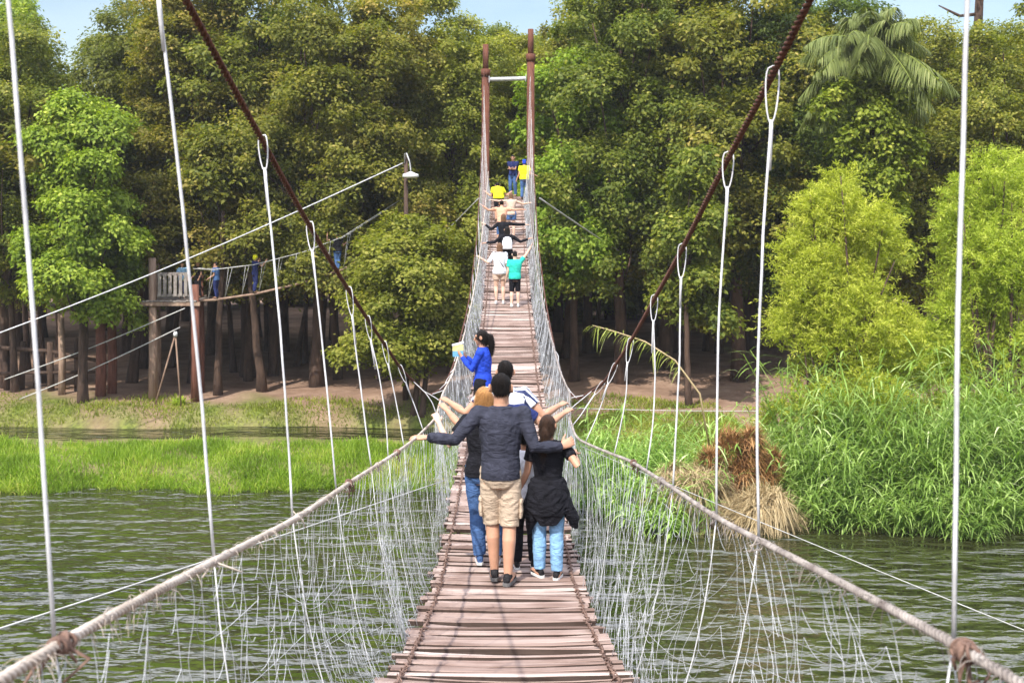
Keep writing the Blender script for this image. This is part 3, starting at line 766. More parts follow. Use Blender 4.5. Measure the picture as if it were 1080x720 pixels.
MIDG = 'shaded trees deep inside the wood'
ml = 'shaded evergreen tree deep in the wood behind the front row of trees'
kinds = ['deep', 'olive', 'mid', 'deep', 'olive2']
g = np.random.default_rng(8); i = 0
for d_, step, h_ in ((66, 84, 18.8), (77, 80, 19.6), (90, 74, 20.5)):
    for px in np.arange(-130+g.uniform(0, 40), 1220, step):
        hh = h_+g.uniform(-1.4, 1.4)
        if 20 < px < 130: hh -= 4.5
        put(kinds[int(g.integers(0, 5))], px+g.normal(0, 14), d_+g.uniform(-3, 3), hh, g.uniform(0, 6.28), ml, MIDG, 1.05); i += 1
# low thicket closing the view under the far crowns
for px in np.arange(-80, 1180, 52):
    put('bush', px+g.normal(0, 8), 103+g.uniform(-4, 4), 9+g.uniform(-1, 1.5), g.uniform(0, 6.28), 'shadowy thicket bush at the very back of the wood', 'thicket at the back of the wood', 1.5)
for px in np.arange(520, 800, 30):
    put('bush', px+g.normal(0, 6), 88+g.uniform(-4, 4), 9.5+g.uniform(-1, 1.5), g.uniform(0, 6.28), 'shadowy thicket bush at the very back of the wood', 'thicket at the back of the wood', 1.3)
# bare shaded trunks in the clearing, each its own (crowns above belong to the canopy)
TG = 'bare trunks at the edge of the clearing'
tl = [(16, 51.5, .16), (46, 54, .13), (84, 55, .14), (138, 54.5, .22), (230, 52.2, .17), (247, 58, .15), (277, 53, .2), (262, 56, .18), (312, 60, .14), (322, 61, .12), (338, 63, .16), (357, 56, .19), (392, 60, .14), (595, 55, .2), (630, 58, .15), (661, 60, .14), (705, 62, .13), (744, 58, .16), (795, 60, .15), (758, 57, .2), (30, 58, .15), (180, 60, .16), (282, 66, .15), (300, 70, .14)]
tp = None
for k, (px, d_, r_) in enumerate(tl):
    if px > 500 and px != 668: d_ += 8
    x = (px-CX)*d_/F; hh = R.uniform(8, 10)
    lb = [(R.normal(0, 1.1), R.normal(0, 1.1), hh+R.uniform(.3, 2)) for _ in range(4)]
    o = thing('tree', 'x', 'tree', (x, d_, float(ground_z(x, d_))-.1), 0, TG)
    o['label'] = 'dark bare tree trunk in the shade of the wood at the clearing edge'
    link('trunk', trunk_mesh('trunk', hh, r_, lb, lean=.5), M['bark'], o)
    lb2 = [(a[0], a[1], a[2]+.4, 1.3, 1.3, 1.0) for a in lb]
    me, C = crown('crown', lb2, 26, .6, 2600, .26, .15); link('crown', me, M['deep' if k % 2 else 'olive'], o)
    if px == 277: o['label'] = 'leaning bare trunk beneath the person in blue on the tightrope'; del o['group']
    if px == 668: o['label'] = 'thin upright sapling trunk right of the bridge under deep shade'; del o['group']
# bare dark trunk against the sky top right
o = thing('tree', 'dark leaning bare trunk against the sky at the upper right corner', 'tree', tuple(at(1030, 420, 57)*[1, 1, 0]+[0, 0, 1.2]))
mb = MB(); p = lambda px, py, d_=57: at(px, py, d_)-np.array(o.location)
mb.tube([p(1010, 420)*[1, 1, 0], p(1018, 250), p(1030, 60), p(1033, 0), p(1036, -60)], [.45, .35, .24, .2, .15], 9)
mb.tube([p(1032, 15), p(1012, 17), p(990, 6)], [.1, .08, .03], 6); mb.tube([p(1034, -10), p(1062, -30), p(1082, -40)], [.12, .09, .05], 6)
link('trunk', mb.mesh('trunk', True), M['bark'], o)
me, C = crown('crown', [(*p(1090, 10), 1.6, 1.6, 1.1), (*p(995, -45), 1.6, 1.6, 1.2), (*p(1062, -62), 1.8, 1.8, 1.2), (*p(1095, 70), 1.6, 1.6, 1.6)], 60, .55, 7000, .24, .14); link('crown', me, M['deep'], o)

# palm
pd = 47.5; base = at(915, 420, pd); base[2] = 1.2
palm = thing('palm_tree', 'shaggy palm with grey green drooping fronds above the vine covered trunk', 'palm tree', tuple(base))
top = at(918, 52, pd)-base
mb = MB(); t = np.linspace(0, 1, 12)[:, None]; mb.tube(np.array([0, 0, -.3])*(1-t)+top*t+np.sin(t*3.1)*[.25, 0, 0], np.linspace(.42, .26, 12), 12); link('trunk', mb.mesh('trunk', True), M['bark'], palm)
Vs, Qs, Ws, off = [], [], [], 0
stemMB = MB()
for k in range(44):
    az = k*2.399+R.uniform(-.2, .2); el = math.radians([72, 50, 28, 5, -25][k % 5]+R.uniform(-10, 10)); L = R.uniform(2.6, 3.6)
    t = np.linspace(0, 1, 26)[:, None]
    dirv = np.array([math.cos(az)*math.cos(el), math.sin(az)*math.cos(el), math.sin(el)])
    P = top+dirv*L*t+np.array([0, 0, -1.0])*(L*(.42+.2*math.cos(el)))*t**2.0
    stemMB.tube(P[::3], np.linspace(.05, .012, len(P[::3])), 5)
    Tn = np.gradient(P, axis=0); Tn /= np.linalg.norm(Tn, axis=1)[:, None]
    sd = np.cross(Tn, [0, 0, 1.0]); sd /= np.linalg.norm(sd, axis=1)[:, None]+1e-9
    for sg in (-1, 1):
        for rep in range(4):
            f = np.clip(t[3:, 0]+R.uniform(-.02, .02, len(t)-3), 0, 1); Pi = np.stack([np.interp(f, t[:, 0], P[:, i]) for i in range(3)], 1)
            dd = sd[3:]*sg*.8+Tn[3:]*.55+np.array([0, 0, -.12])+R.normal(0, .12, (len(f), 3))
            LL = (.75*np.sin(np.clip(f*.92+.1, 0, 1)*math.pi)**.6+.15)*R.uniform(.8, 1.1, len(f))
            v, q, w = strips(Pi, dd, LL, .048, R.uniform(.6, 1.2), np.clip(R.normal(.5, .2, len(f)), 0, 1), 3)
            Vs.append(v); Qs.append(q+off); Ws.append(w); off += len(v)
link('fronds', mesh_np('fronds', np.concatenate(Vs), np.concatenate(Qs), np.concatenate(Ws)), M['palm'], palm)
link('frond_stems', stemMB.mesh('frond_stems', True), M['reed'], palm)
# vines over the palm trunk
vl = []
for k in range(15):
    f = k/14; py = 105+f*170; vl.append((*(at(920+R.normal(0, 16)+f*6, py, pd-.5-R.uniform(0, .4))), .7, .6, 1.0))
for (px, py) in ((868, 118), (885, 98), (950, 112), (966, 92), (905, 84), (935, 82)): vl.append((*at(px, py, pd-1.0), .55, .5, .5))
me, C = crown('vine_curtain', vl, 170, .36, 21000, .19, .15, droop=.9)
tag(link('vine_curtain', me, M['lime']), 'hanging curtain of bright climbing leaves wrapped round the palm trunk', 'climbing vine')
# feathery yellow green bushes on the right bank
def feathery(name, label, px, d_, blobs, n, seed):
    g = np.random.default_rng(seed); b = at(px, 430, d_); b[2] = float(ground_z(b[0], d_))
    o = thing(name, label, 'bush', tuple(b))
    lb = []
    for (bx, by, rw, rh) in blobs:
        c = at(bx, by, d_+g.uniform(-.5, .8))-b; lb.append((*c, rw*d_/F, rw*d_/F*.85, rh*d_/F))
    mb = MB()
    for l in lb:
        for r_ in range(2):
            e = np.array(l[:3]); s0 = np.array([g.normal(0, .5), g.normal(0, .4), -.3]); t = np.linspace(0, 1, 7)[:, None]
            mb.tube(s0*(1-t)+(e+g.normal(0, .4, 3))*t+np.sin(t*3.1)*g.normal(0, .2, 3), np.linspace(.09, .02, 7), 6)
    link('stems', mb.mesh('stems', True), M['bark'], o)
    sub = []
    for l in lb:
        for q in range(9):
            u = g.normal(size=3); u /= np.linalg.norm(u); u[2] = abs(u[2])*.9-.25; f_ = g.uniform(.2, .42)
            sub.append((l[0]+u[0]*l[3]*.85, l[1]+u[1]*l[4]*.85, l[2]+u[2]*l[5]*.95, l[3]*f_, l[4]*f_, l[5]*f_*g.uniform(1.0, 1.5)))
    lb = sub
    # feather sprays: twigs with fine leaves
    ntw = n//28; k = g.choice(len(lb), ntw, p=np.array([l[3]*l[5] for l in lb])/sum(l[3]*l[5] for l in lb)); LB = np.array(lb)
    u = rdir(ntw); u[:, 2] = np.where(u[:, 2] < -.8, -u[:, 2], u[:, 2])
    P0 = LB[k, :3]+u*LB[k, 3:6]*(g.uniform(.25, 1.0, ntw)**.5)[:, None]
    D0 = u*.6+np.array([0, 0, .8])+g.normal(0, .35, (ntw, 3)); D0 /= np.linalg.norm(D0, axis=1)[:, None]
    tv = np.clip(g.normal(.5, .16, ntw), 0, 1); TL = g.uniform(.5, 1.1, ntw)
    f = np.tile(np.linspace(.05, 1, 28), (ntw, 1)); P = P0[:, None]+D0[:, None]*(TL[:, None]*f)[..., None]; P[..., 2] -= (TL[:, None]*.45*f**2)
    P = P.reshape(-1, 3)+g.normal(0, .035, (ntw*28, 3)); DD = np.repeat(D0, 28, 0)*.6+rdir(ntw*28)*.8+np.array([0, 0, -.35])
    me = leaves_mesh('foliage', P, DD, rdir(ntw*28)+[0, -.3, .6], g.uniform(.10, .2, ntw*28), g.uniform(.022, .04, ntw*28), np.clip(np.repeat(tv, 28)+g.normal(0, .12, ntw*28), 0, 1))
    link('foliage', me, M['willow'], o)
    return o
feathery('feathery_bush', 'tall yellow green feathery bush nearest the bridge on the right bank', 885, 36.5, [(880, 237, 34, 40), (900, 268, 46, 42), (866, 305, 42, 50), (900, 345, 52, 56), (890, 405, 66, 60), (850, 370, 42, 56), (925, 400, 46, 56), (870, 445, 60, 34), (920, 450, 56, 34), (888, 212, 20, 30), (858, 240, 20, 30), (922, 248, 18, 30), (842, 285, 18, 34)], 125000, 5)
feathery('feathery_bush', 'feathery yellow green bush cut by the right edge of the view', 1040, 37.5, [(1030, 240, 36, 42), (1066, 222, 36, 40), (1052, 290, 52, 55), (1024, 335, 40, 55), (1075, 330, 50, 60), (1045, 400, 75, 60), (985, 395, 40, 50), (1010, 445, 60, 34), (1070, 445, 60, 34), (1012, 215, 14, 26), (1048, 190, 18, 28), (1078, 200, 16, 30)], 120000, 6)

# ------------------------------------------------------------------ banks: grass, reeds
def blades(n, x0, x1, y0, y1, h0, h1, w, seed, keep=None, lean=.35, droop=.25):
    g = np.random.default_rng(seed); x = g.uniform(x0, x1, n); y = g.uniform(y0, y1, n)
    z = ground_z(x, y); k = (z > -.12)
    k &= g.random(n) < (.45+.55*(np.sin(x*1.3+y*2.1)*np.sin(x*.37-y*.8) > -.45))
    if keep is not None: k &= keep(x, y, g)
    x, y, z = x[k], y[k], z[k]; m = len(x)
    D = np.stack([g.normal(0, lean, m), g.normal(0, lean, m), np.ones(m)], 1)
    pat = .48+.2*np.sin(x*.8+1.5)*np.sin(y*1.3)+.2*np.sin(x*.27+y*.5)*np.sin(x*1.9-y*.7)
    hh = g.uniform(h0, h1, m)*(.75+.35*np.sin(x*1.1)*np.sin(y*.9+x*.4)+.25*g.random(m))
    return strips(np.stack([x, y, z-.03], 1), D, hh, w*g.uniform(.7, 1.3, m), droop*g.uniform(.3, 1.6, m), np.clip(pat+g.normal(0, .17, m), 0, 1), 3)
def joined(name, parts, m):
    off = 0; V, Q, W = [], [], []
    for v, q, w in parts: V.append(v); Q.append(q+off); W.append(w); off += len(v)
    return link(name, mesh_np(name, np.concatenate(V), np.concatenate(Q), np.concatenate(W)), M[m])
bank = lambda a, b: (lambda x, y, g: (y-edge_y(x) > a) & (y-edge_y(x) < b))
tag(joined('bank_grass', [blades(76000, -26, 3.0, 35.4, 44.6, .25, .5, .028, 1, bank(-.25, 5.2)), blades(12000, -26, 3, 35.6, 37.2, .4, .8, .03, 2, bank(-.3, 1.0), .5, .5)], 'grass'), 'bright tall grass along the left bank waterline', 'grass', None, 'stuff')
tag(joined('upper_grass', [blades(70000, -28, 9, 43, 51.5, .1, .34, .035, 3, lambda x, y, g: (y > 47.3+.3*np.sin(x)) & (g.random(len(x)) < 1-smooth(48.3, 51, y+.8*np.sin(x*.9)))), blades(16000, 1.5, 9, 37, 46, .2, .5, .03, 4)], 'turf'), 'short patchy grass between the ditch and the bare earth', 'grass', None, 'stuff')
g = np.random.default_rng(77)
def reeds(n, fx, fy, h0, h1, seed, leanx=0, nleaf=15):
    g = np.random.default_rng(seed); out = []; x = fx(g, n); y = fy(g, n, x)
    z = np.maximum(ground_z(x, y), -.25)
    h = g.uniform(h0, h1, n)*(.8+.3*np.sin(x*1.9+.5)*np.sin(y*1.7)); lean = np.stack([g.normal(leanx, .3, n), g.normal(-.12, .28, n)], 1)
    B = np.stack([x, y, z], 1)
    def pt(i, f): return B[i]+np.stack([lean[i, 0]*h[i]*f**1.6, lean[i, 1]*h[i]*f**1.6, h[i]*f*(1-.12*f)], 1)
    pv = np.clip(g.normal(.45, .17, n), 0, 1)
    i = np.repeat(np.arange(n), nleaf); f = np.tile(np.linspace(.12, 1, nleaf), n)+g.normal(0, .02, n*nleaf)
    P = pt(i, f); az = g.uniform(0, 6.28, n*nleaf)
    D = np.stack([np.cos(az), np.sin(az)*.9, g.uniform(.15, 1.1, n*nleaf)], 1)+np.concatenate([lean[i]*.6, np.zeros((n*nleaf, 1))], 1)
    out.append(strips(P, D, g.uniform(.4, .9, n*nleaf)*(h[i]*.2+.55), g.uniform(.03, .06, n*nleaf), g.uniform(.25, .95, n*nleaf), np.clip(pv[i]+g.normal(0, .15, n*nleaf), 0, 1), 4, prof=np.array([.5, 1, .85, .5, .03])))
    k = np.arange(n); A = pt(k, np.zeros(n)); 
    for a, b in ((0, .35), (.35, .7), (.7, 1)):
        A, C = pt(k, np.full(n, a)), pt(k, np.full(n, b)); dv = C-A
        out.append(strips(A, dv, np.linalg.norm(dv, axis=1), np.full(n, .028), np.zeros(n), np.full(n, .7), 1, prof=np.array([1, 1])))
    return out
uni = lambda a, b: (lambda g, n: g.uniform(a, b, n))
parts = reeds(1250, uni(8.2, 22), lambda g, n, x: edge_y(x)+g.uniform(-.1, 5.6, n), 1.3, 2.6, 1)
parts += reeds(900, uni(8.4, 22), lambda g, n, x: edge_y(x)+g.uniform(.9, 4.6, n), 2.2, 3.7, 7)
parts += reeds(330, uni(8.6, 22), lambda g, n, x: edge_y(x)+g.uniform(2.6, 4.8, n), 3.4, 5.0, 9, 0, 19)
parts += reeds(420, uni(7.9, 22), lambda g, n, x: edge_y(x)+g.uniform(-.35, .5, n), .7, 1.5, 2)
tag(joined('reed_bed', parts, 'reed'), 'dense green giant reeds covering the right bank down to the water', 'reeds', None, 'stuff')
parts = reeds(330, uni(1.9, 5.6), lambda g, n, x: edge_y(x)+g.uniform(.0, 5.0, n), 1.0, 2.1, 3, .15)
parts += reeds(60, uni(2.2, 6.4), lambda g, n, x: edge_y(x)+g.uniform(2.0, 5.0, n), 2.2, 2.9, 4, .35)
parts += reeds(90, uni(2.0, 4.7), lambda g, n, x: edge_y(x)+g.uniform(-.3, .4, n), .5, 1.0, 5)
tag(joined('reed_clump', parts, 'reed'), 'lower arching reeds behind the net just right of the footbridge', 'reeds', None, 'stuff')
# dry brown clump and pale dead grass
def dryclump(name, label, m, tufts, d_, n, L, w, seed, fall, flop=.7):
    g = np.random.default_rng(seed); Ps, Ds = [], []
    for (px, py, hw, hh) in tufts:
        dd = d_+g.uniform(-.5, .6); c = at(px, py, dd); c[2] = max(c[2], float(ground_z(c[0], dd))+.1); a, b = hw*d_/F, hh*d_/F
        u = rdir(n); u[:, 2] = np.abs(u[:, 2])*1.2-.35; r_ = g.uniform(.3, 1, n)**.6
        Ps.append(c+u*np.array([a, a*.8, b])*r_[:, None]*g.uniform(.7, 1.2, 3)); tilt = g.normal(0, .4, 3)
        Ds.append(u*flop+tilt+g.normal(0, .6, (n, 3))+[0, 0, .2])
    P, D = np.concatenate(Ps), np.concatenate(Ds); k = len(P)
    v, q, w_ = strips(P, D, L*g.uniform(.35, 1.4, k), w*g.uniform(.5, 1.5, k), fall*g.uniform(.2, 1.5, k), np.clip(g.normal(.42, .25, k), 0, 1), 4)
    return tag(link(name, mesh_np(name, v, q, w_), M[m]), label, 'plant')
dryclump('dry_reed_clump', 'withered rust brown clump of hanging dead reeds on the right bank', 'dry', [(768, 474, 17, 18), (790, 480, 18, 18), (758, 498, 17, 20), (782, 500, 22, 22), (806, 500, 14, 16), (749, 486, 10, 12), (792, 462, 8, 10), (815, 486, 8, 9), (770, 516, 20, 12)], 32.8, 900, .38, .026, 1, .35, .3)
dryclump('dead_grass_mound', 'pale straw coloured mound of dead grass below the brown clump', 'straw', [(730, 512, 26, 16), (752, 528, 32, 16), (790, 540, 34, 14), (725, 538, 24, 14), (822, 546, 24, 12), (712, 500, 16, 14), (815, 528, 18, 14), (745, 505, 26, 14), (800, 530, 22, 14), (700, 520, 18, 12)], 31.6, 1100, .6, .022, 2, .9)
# long leaning reed
o = thing('leaning_reed', 'single long reed arching left with drooping leaves over the right bank', 'reed', tuple(at(748, 470, 33.5)))
pp = [at(*q)-np.array(o.location) for q in ((748, 470, 33.5), (738, 415, 33.3), (712, 380, 33.1), (680, 360, 33), (650, 350, 33), (625, 343, 33))]
mb = MB(); mb.tube(pp, [.03, .028, .024, .02, .014, .008], 6); link('stem', mb.mesh('stem', True), M['straw'], o)
f = np.concatenate([np.linspace(.35, 1, 40)]*2); A = np.array(pp); s_ = np.linspace(0, 1, len(A)); P = np.stack([np.interp(f, s_, A[:, i]) for i in range(3)], 1)
Dv = np.stack([R.normal(-.5, .3, 80), R.normal(0, .4, 80), R.normal(.1, .35, 80)], 1)
v, q, w_ = strips(P, Dv, R.uniform(.22, .45, 80), .04, R.uniform(.6, 1.1, 80), np.clip(R.normal(.6, .2, 80), 0, 1), 4); link('leaves', mesh_np('leaves', v, q, w_), M['reed'], o)
# young plant by the platform and tussocks in the ditch
def tussock(px, py, d_, n, L, label, m='grass'):
    g = np.random.default_rng(px); x = (px-CX)*d_/F; c = np.array([x, d_, float(ground_z(x, d_))])
    D = np.stack([g.normal(0, .6, n), g.normal(0, .5, n), np.ones(n)], 1)
    v, q, w_ = strips(np.array(c-c)+g.normal(0, .12, (n, 3))*[1, 1, 0], D, L*g.uniform(.6, 1.2, n), .07, g.uniform(.2, .7, n), np.clip(g.normal(.5, .2, n), 0, 1), 4)
    tag(link('young_plant', mesh_np('young_plant', v, q, w_), M[m], None, tuple(c)), label, 'plant')
tussock(187, 405, 49.4, 60, .8, 'small bright leafy plant growing at the foot of the log platform')

# ------------------------------------------------------------------ people
def pl_smooth(me, amp, seed, freq=1.0):
    """cloth folds: push vertices along normals"""
    n = len(me.vertices); co = np.empty(n*3, np.float32); no = np.empty(n*3, np.float32)
    me.vertices.foreach_get('co', co); me.vertices.foreach_get('normal', no)
    co = co.reshape(-1, 3).astype(float); no = no.reshape(-1, 3)
    g = np.random.default_rng(seed); h = np.zeros(n)
    q = co.copy()
    for k in range(3): q += .016*np.sin(q[:, [1, 2, 0]]*14*freq+g.uniform(0, 6, 3))
    for k in range(7):
        dv = g.normal(size=3)*[1, 1, 1.5]; dv /= np.linalg.norm(dv); f = g.uniform(28, 95)*freq
        h += np.sin(q @ dv*f+g.uniform(0, 6))/7*(30/f)**.3
    h = np.maximum(np.abs(h)*2.4-.35, -.1)
    co += no*(h*amp)[:, None]
    me.vertices.foreach_set('co', co.astype(np.float32).ravel()); me.update()

class Vol:
    """overlapping closed shells fused into one continuous skin by voxel remeshing"""
    def __init__(s): s.mb = MB()
    def limb(s, pts, rad, n=14, flat0=False, flat1=False, ell=None):
        P = np.asarray(pts, float); r = np.asarray(rad, float)
        # resample joints smoothly
        T, U, V = frames(P)
        PP, RR = [], []
        if not flat0:
            for a in (80, 55, 30): PP.append(P[0]-nrm(P[1]-P[0])*r[0]*math.sin(math.radians(a))); RR.append(r[0]*math.cos(math.radians(a)))
        for i in range(len(P)): PP.append(P[i]); RR.append(r[i])
        if not flat1:
            for a in (30, 55, 80): PP.append(P[-1]+nrm(P[-1]-P[-2])*r[-1]*math.sin(math.radians(a))); RR.append(r[-1]*math.cos(math.radians(a)))
        s.mb.tube(np.array(PP), np.array(RR), n)
    def loft(s, rings, n=20):
        """rings: centre, axis vector a (with length), axis vector b"""
        v = []; a = np.arange(n)*2*math.pi/n
        for c, ax, bx in rings:
            v.append(np.asarray(c, float)+np.cos(a)[:, None]*np.asarray(ax, float)+np.sin(a)[:, None]*np.asarray(bx, float))
        m = len(rings); f = []
        for i in range(m-1):
            for j in range(n):
                k = (j+1) % n; f.append((i*n+j, i*n+k, (i+1)*n+k, (i+1)*n+j))
        f.append(tuple(range(n))[::-1]); f.append(tuple(range((m-1)*n, m*n)))
        s.mb.add(np.concatenate(v), f)
    def ell(s, c, r, rot=None):
        rings = []
        for t in np.linspace(-86, 86, 13):
            t = math.radians(t); rings.append((np.array([0, 0, r[2]*math.sin(t)]), np.array([r[0]*math.cos(t), 0, 0]), np.array([0, r[1]*math.cos(t), 0])))
        if rot is not None:
            Q = np.array(rot); rings = [(Q@a, Q@b, Q@c_) for a, b, c_ in rings]
        s.loft([(np.asarray(c)+a, b, c_) for a, b, c_ in rings], 16)
    def build(s, name, vox, sm=3):
        me = s.mb.mesh(name+'_raw'); o = bpy.data.objects.new('raw', me); COL.objects.link(o)
        m = o.modifiers.new('r', 'REMESH'); m.mode = 'VOXEL'; m.voxel_size = vox; m.use_smooth_shade = True
        if sm: k = o.modifiers.new('s', 'SMOOTH'); k.iterations = sm; k.factor = .5
        dg = bpy.context.evaluated_depsgraph_get(); me2 = bpy.data.meshes.new_from_object(o.evaluated_get(dg))
        bpy.data.objects.remove(o); bpy.data.meshes.remove(me); me2.name = name
        return me2

def ik(a, c, l1, l2, hint):
    a, c = np.array(a, float), np.array(c, float); v = c-a; L = np.linalg.norm(v); u = v/L
    L2 = min(L, (l1+l2)*.998)
    c = a+u*L2
    x = (l1*l1-l2*l2+L2*L2)/(2*L2); h = math.sqrt(max(l1*l1-x*x, 0))
    hv = np.array(hint, float); hv = hv-u*np.dot(hv, u); hv = nrm(hv)
    return a+u*x+hv*h, c

def hand(vol, wrist, d, n, k, side, curl=.5, fan=.06, thumb_out=.6):
    """d: toward fingertips, n: the way the palm faces; side +1/-1 picks the thumb's side"""
    d = nrm(d); n = nrm(np.array(n)-d*np.dot(n, d)); s = np.cross(d, n)*side
    w = np.array(wrist)
    rings = []
    for t, a, b in ((-.02, .024, .019), (.0, .026, .018), (.03, .035, .017), (.06, .041, .016), (.088, .041, .013), (.098, .036, .009)):
        rings.append((w+d*t*k, s*a*k, n*b*k))
    vol.loft(rings, 14)
    for i, (o, L, r) in enumerate(((.0315, .070, .0086), (.0105, .080, .009), (-.0105, .074, .0086), (-.031, .058, .0076))):
        b = w+(d*.088+s*o)*k; cu = curl*(1+.12*i); fd = nrm(d+s*(o/.03)*fan)
        P = [b]; a = cu*.35
        for seg, f in enumerate((.45, .31, .24)):
            P.append(P[-1]+(fd*math.cos(a)+n*math.sin(a))*L*f*k); a += cu*(.75 if seg == 0 else .6)
        vol.limb(P, np.array([r*1.05, r, r*.95, r*.82])*k, 8)
    tb = w+(d*.022+s*.026+n*.006)*k; td = nrm(d*.62+s*thumb_out+n*.35)
    p1 = tb+td*.038*k; p2 = p1+nrm(td+d*.3)*.03*k; p3 = p2+nrm(td+d*.6+n*.3*curl)*.024*k
    vol.limb([tb, p1, p2, p3], np.array([.0135, .0115, .0098, .0085])*k, 8)

def rotx(p, piv, a):
    c, s = math.cos(a), math.sin(a); q = np.asarray(p, float)-piv
    return np.stack([q[..., 0], q[..., 1]*c+q[..., 2]*s, -q[..., 1]*s+q[..., 2]*c], -1)+piv

def person(label, px, d, H, yaw=0, skin='skin_tan', hair='hair_black', hairstyle='short', top=None, sleeve='short', bottom=None, blen='long',
           shoes=None, sole=None, L=None, Rr=None, feet=None, lean=0, head_yaw=0, head_pitch=0, female=False, vox=.008, fat=1.0, group=None,
           hem=.50, extras=None, seed=1, loc=None, curlL=.6, curlR=.6, elbL=(0, -.2, -1), elbR=(0, -.2, -1), palmL=None, palmR=None, sock=None, handdirL=None, handdirR=None):
    x = (px-CX)*d/F
    if loc is None: loc = np.array([x, d, EYE+float(deck_z(d))+.006])
    loc = np.asarray(loc, float)
    o = thing('person', label, 'person', tuple(loc), yaw, group)
    cy_, sy_ = math.cos(-yaw), math.sin(-yaw)
    def W(p):                       # world point -> local
        q = np.asarray(p, float)-loc; return np.array([q[0]*cy_-q[1]*sy_, q[0]*sy_+q[1]*cy_, q[2]])
    h = H; k = h/1.72
    piv = np.array([0, 0, .53*h])
    def up(p): return rotx(p, piv, lean)
    sw = (.108 if not female else .098)*h; hw = (.051 if not female else .054)*h
    sh = {s: up(np.array([s*sw, 0, .812*h])) for s in (-1, 1)}
    hip = {s: np.array([s*hw, 0, .515*h]) for s in (-1, 1)}
    l1, l2 = .172*h, .150*h
    arms = {}
    for s, tgt, hint in ((-1, L, elbL), (1, Rr, elbR)):
        if tgt is None: tgt_l = sh[s]+np.array([s*.06*h, .03*h, -.315*h])
        else: tgt_l = W(tgt) if len(tgt) == 3 and not isinstance(tgt, tuple) else sh[s]+np.array(tgt)*h
        e, wv = ik(sh[s], tgt_l, l1, l2, hint); arms[s] = (sh[s], e, wv)
    feet = feet or {-1: (-.06, .0, .1), 1: (.06, .02, -.12)}
    legs = {}
    for s in (-1, 1):
        fx, fy, fa = feet[s]; an = np.array([fx*h, fy*h-.02*h, .05*h]); kn, an = ik(hip[s], an, .238*h, .232*h, (0, 1, 0)); legs[s] = (hip[s], kn, an, fa)
    bx = np.array([1.0, 0, 0]); by = nrm(up(np.array([0, 1.0, .53*h]))-piv)
    fm = female
    trs = [(.455, .062, .058), (.49, .094, .072), (.53, .100 if fm else .093, .076), (.575, .088 if fm else .090, .068), (.62, .074 if fm else .086, .060), (.68, .082 if fm else .095, .064), (.74, .092 if fm else .104, .066), (.785, .098 if fm else .108, .060), (.815, .082 if fm else .090, .050), (.838, .046, .038)]
    def torso(vol, infl, z0=.455, z1=.838, cap=False):
        rr = []
        zs = [z0]+[t[0] for t in trs if z0 < t[0] < z1]+[z1]
        for z in zs:
            a = np.interp(z, [t[0] for t in trs], [t[1] for t in trs])*h*fat+infl; b = np.interp(z, [t[0] for t in trs], [t[2] for t in trs])*h*fat+infl
            c = np.array([0, -.004*h, z*h])
            if z > .53: rr.append((up(c), bx*a, by*b))
            else: rr.append((c, bx*a, np.array([0, b, 0])))
        vol.loft(rr, 22)
    # --- body
    V = Vol(); torso(V, 0)
    hc = up(np.array([0, .012*h, .932*h])); nk = up(np.array([0, -.006*h, .81*h]))
    V.limb([nk, up(np.array([0, .0, .86*h])), hc-np.array([0, .012*h, .02*h])], np.array([.040, .033, .034])*h, 14)
    hr = Matrix.Rotation(head_yaw, 3, 'Z') @ Matrix.Rotation(head_pitch, 3, 'X'); HR = np.array(hr)
    hp = lambda a, b, c: hc+HR@(np.array([a, b, c])*h)
    V.ell(hp(0, -.004, .012), (.0435*h, .055*h, .052*h), hr); V.ell(hp(0, .012, -.025), (.036*h, .042*h, .042*h), hr)
    V.limb([hp(0, .050, .012), hp(0, .060, -.004), hp(0, .064, -.013)], np.array([.006, .0085, .0095])*h, 8)          # nose
    V.limb([hp(-.014, .049, -.033), hp(0, .054, -.033), hp(.014, .049, -.033)], np.array([.005, .0065, .005])*h, 8)    # lips
    V.limb([hp(-.026, .044, .021), hp(0, .0535, .021), hp(.026, .044, .021)], np.array([.005, .006, .005])*h, 8)       # brow
    V.ell(hp(0, .040, -.058), (.014*h, .012*h, .010*h), hr)
    for s in (-1, 1):
        V.loft([(hp(s*.043, -.002, 0), HR@np.array([0, .012, 0])*h, HR@np.array([0, 0, .019])*h), (hp(s*.054, -.010, .002), HR@np.array([0, .014, 0])*h, HR@np.array([0, 0, .021])*h), (hp(s*.059, -.014, .003), HR@np.array([0, .009, 0])*h, HR@np.array([0, 0, .016])*h)], 10)
        a, e, wv = arms[s]
        thin = .9 if fm else 1.0
        V.ell(a+np.array([0, 0, -.004*h]), (.036*h*thin, .036*h*thin, .036*h*thin))
        V.limb([up(np.array([s*.06*h, 0, .775*h])), a, a*.5+e*.5, e, e*.65+wv*.35, wv], np.array([.028, .034, .029, .0235, .0245, .0155])*h*thin, 14)
        fd = nrm(wv-e) if (handdirL if s < 0 else handdirR) is None else np.array(handdirL if s < 0 else handdirR, float)
        pal = (palmL if s < 0 else palmR)
        if pal is None: pal = (0, .25, -1) if abs(fd[2]) < .75 else (-s, .2, 0)
        side = s if False else (1 if np.dot(np.cross(nrm(fd), nrm(pal)), (0, 1, 0)) > 0 else -1)
        hand(V, wv+nrm(fd)*.004, fd, pal, k, side, curlL if s < 0 else curlR)
        hp_, kn, an, fa = legs[s]
        V.limb([hp_, hp_*.55+kn*.45, kn, kn*.68+an*.32+np.array([0, -.012*h, 0]), an], np.array([.050, .046, .033, .033, .021])*h*(1.02 if fat > 1 else 1), 16)
        fv = np.array([math.sin(-fa), math.cos(-fa), 0]) if True else 0
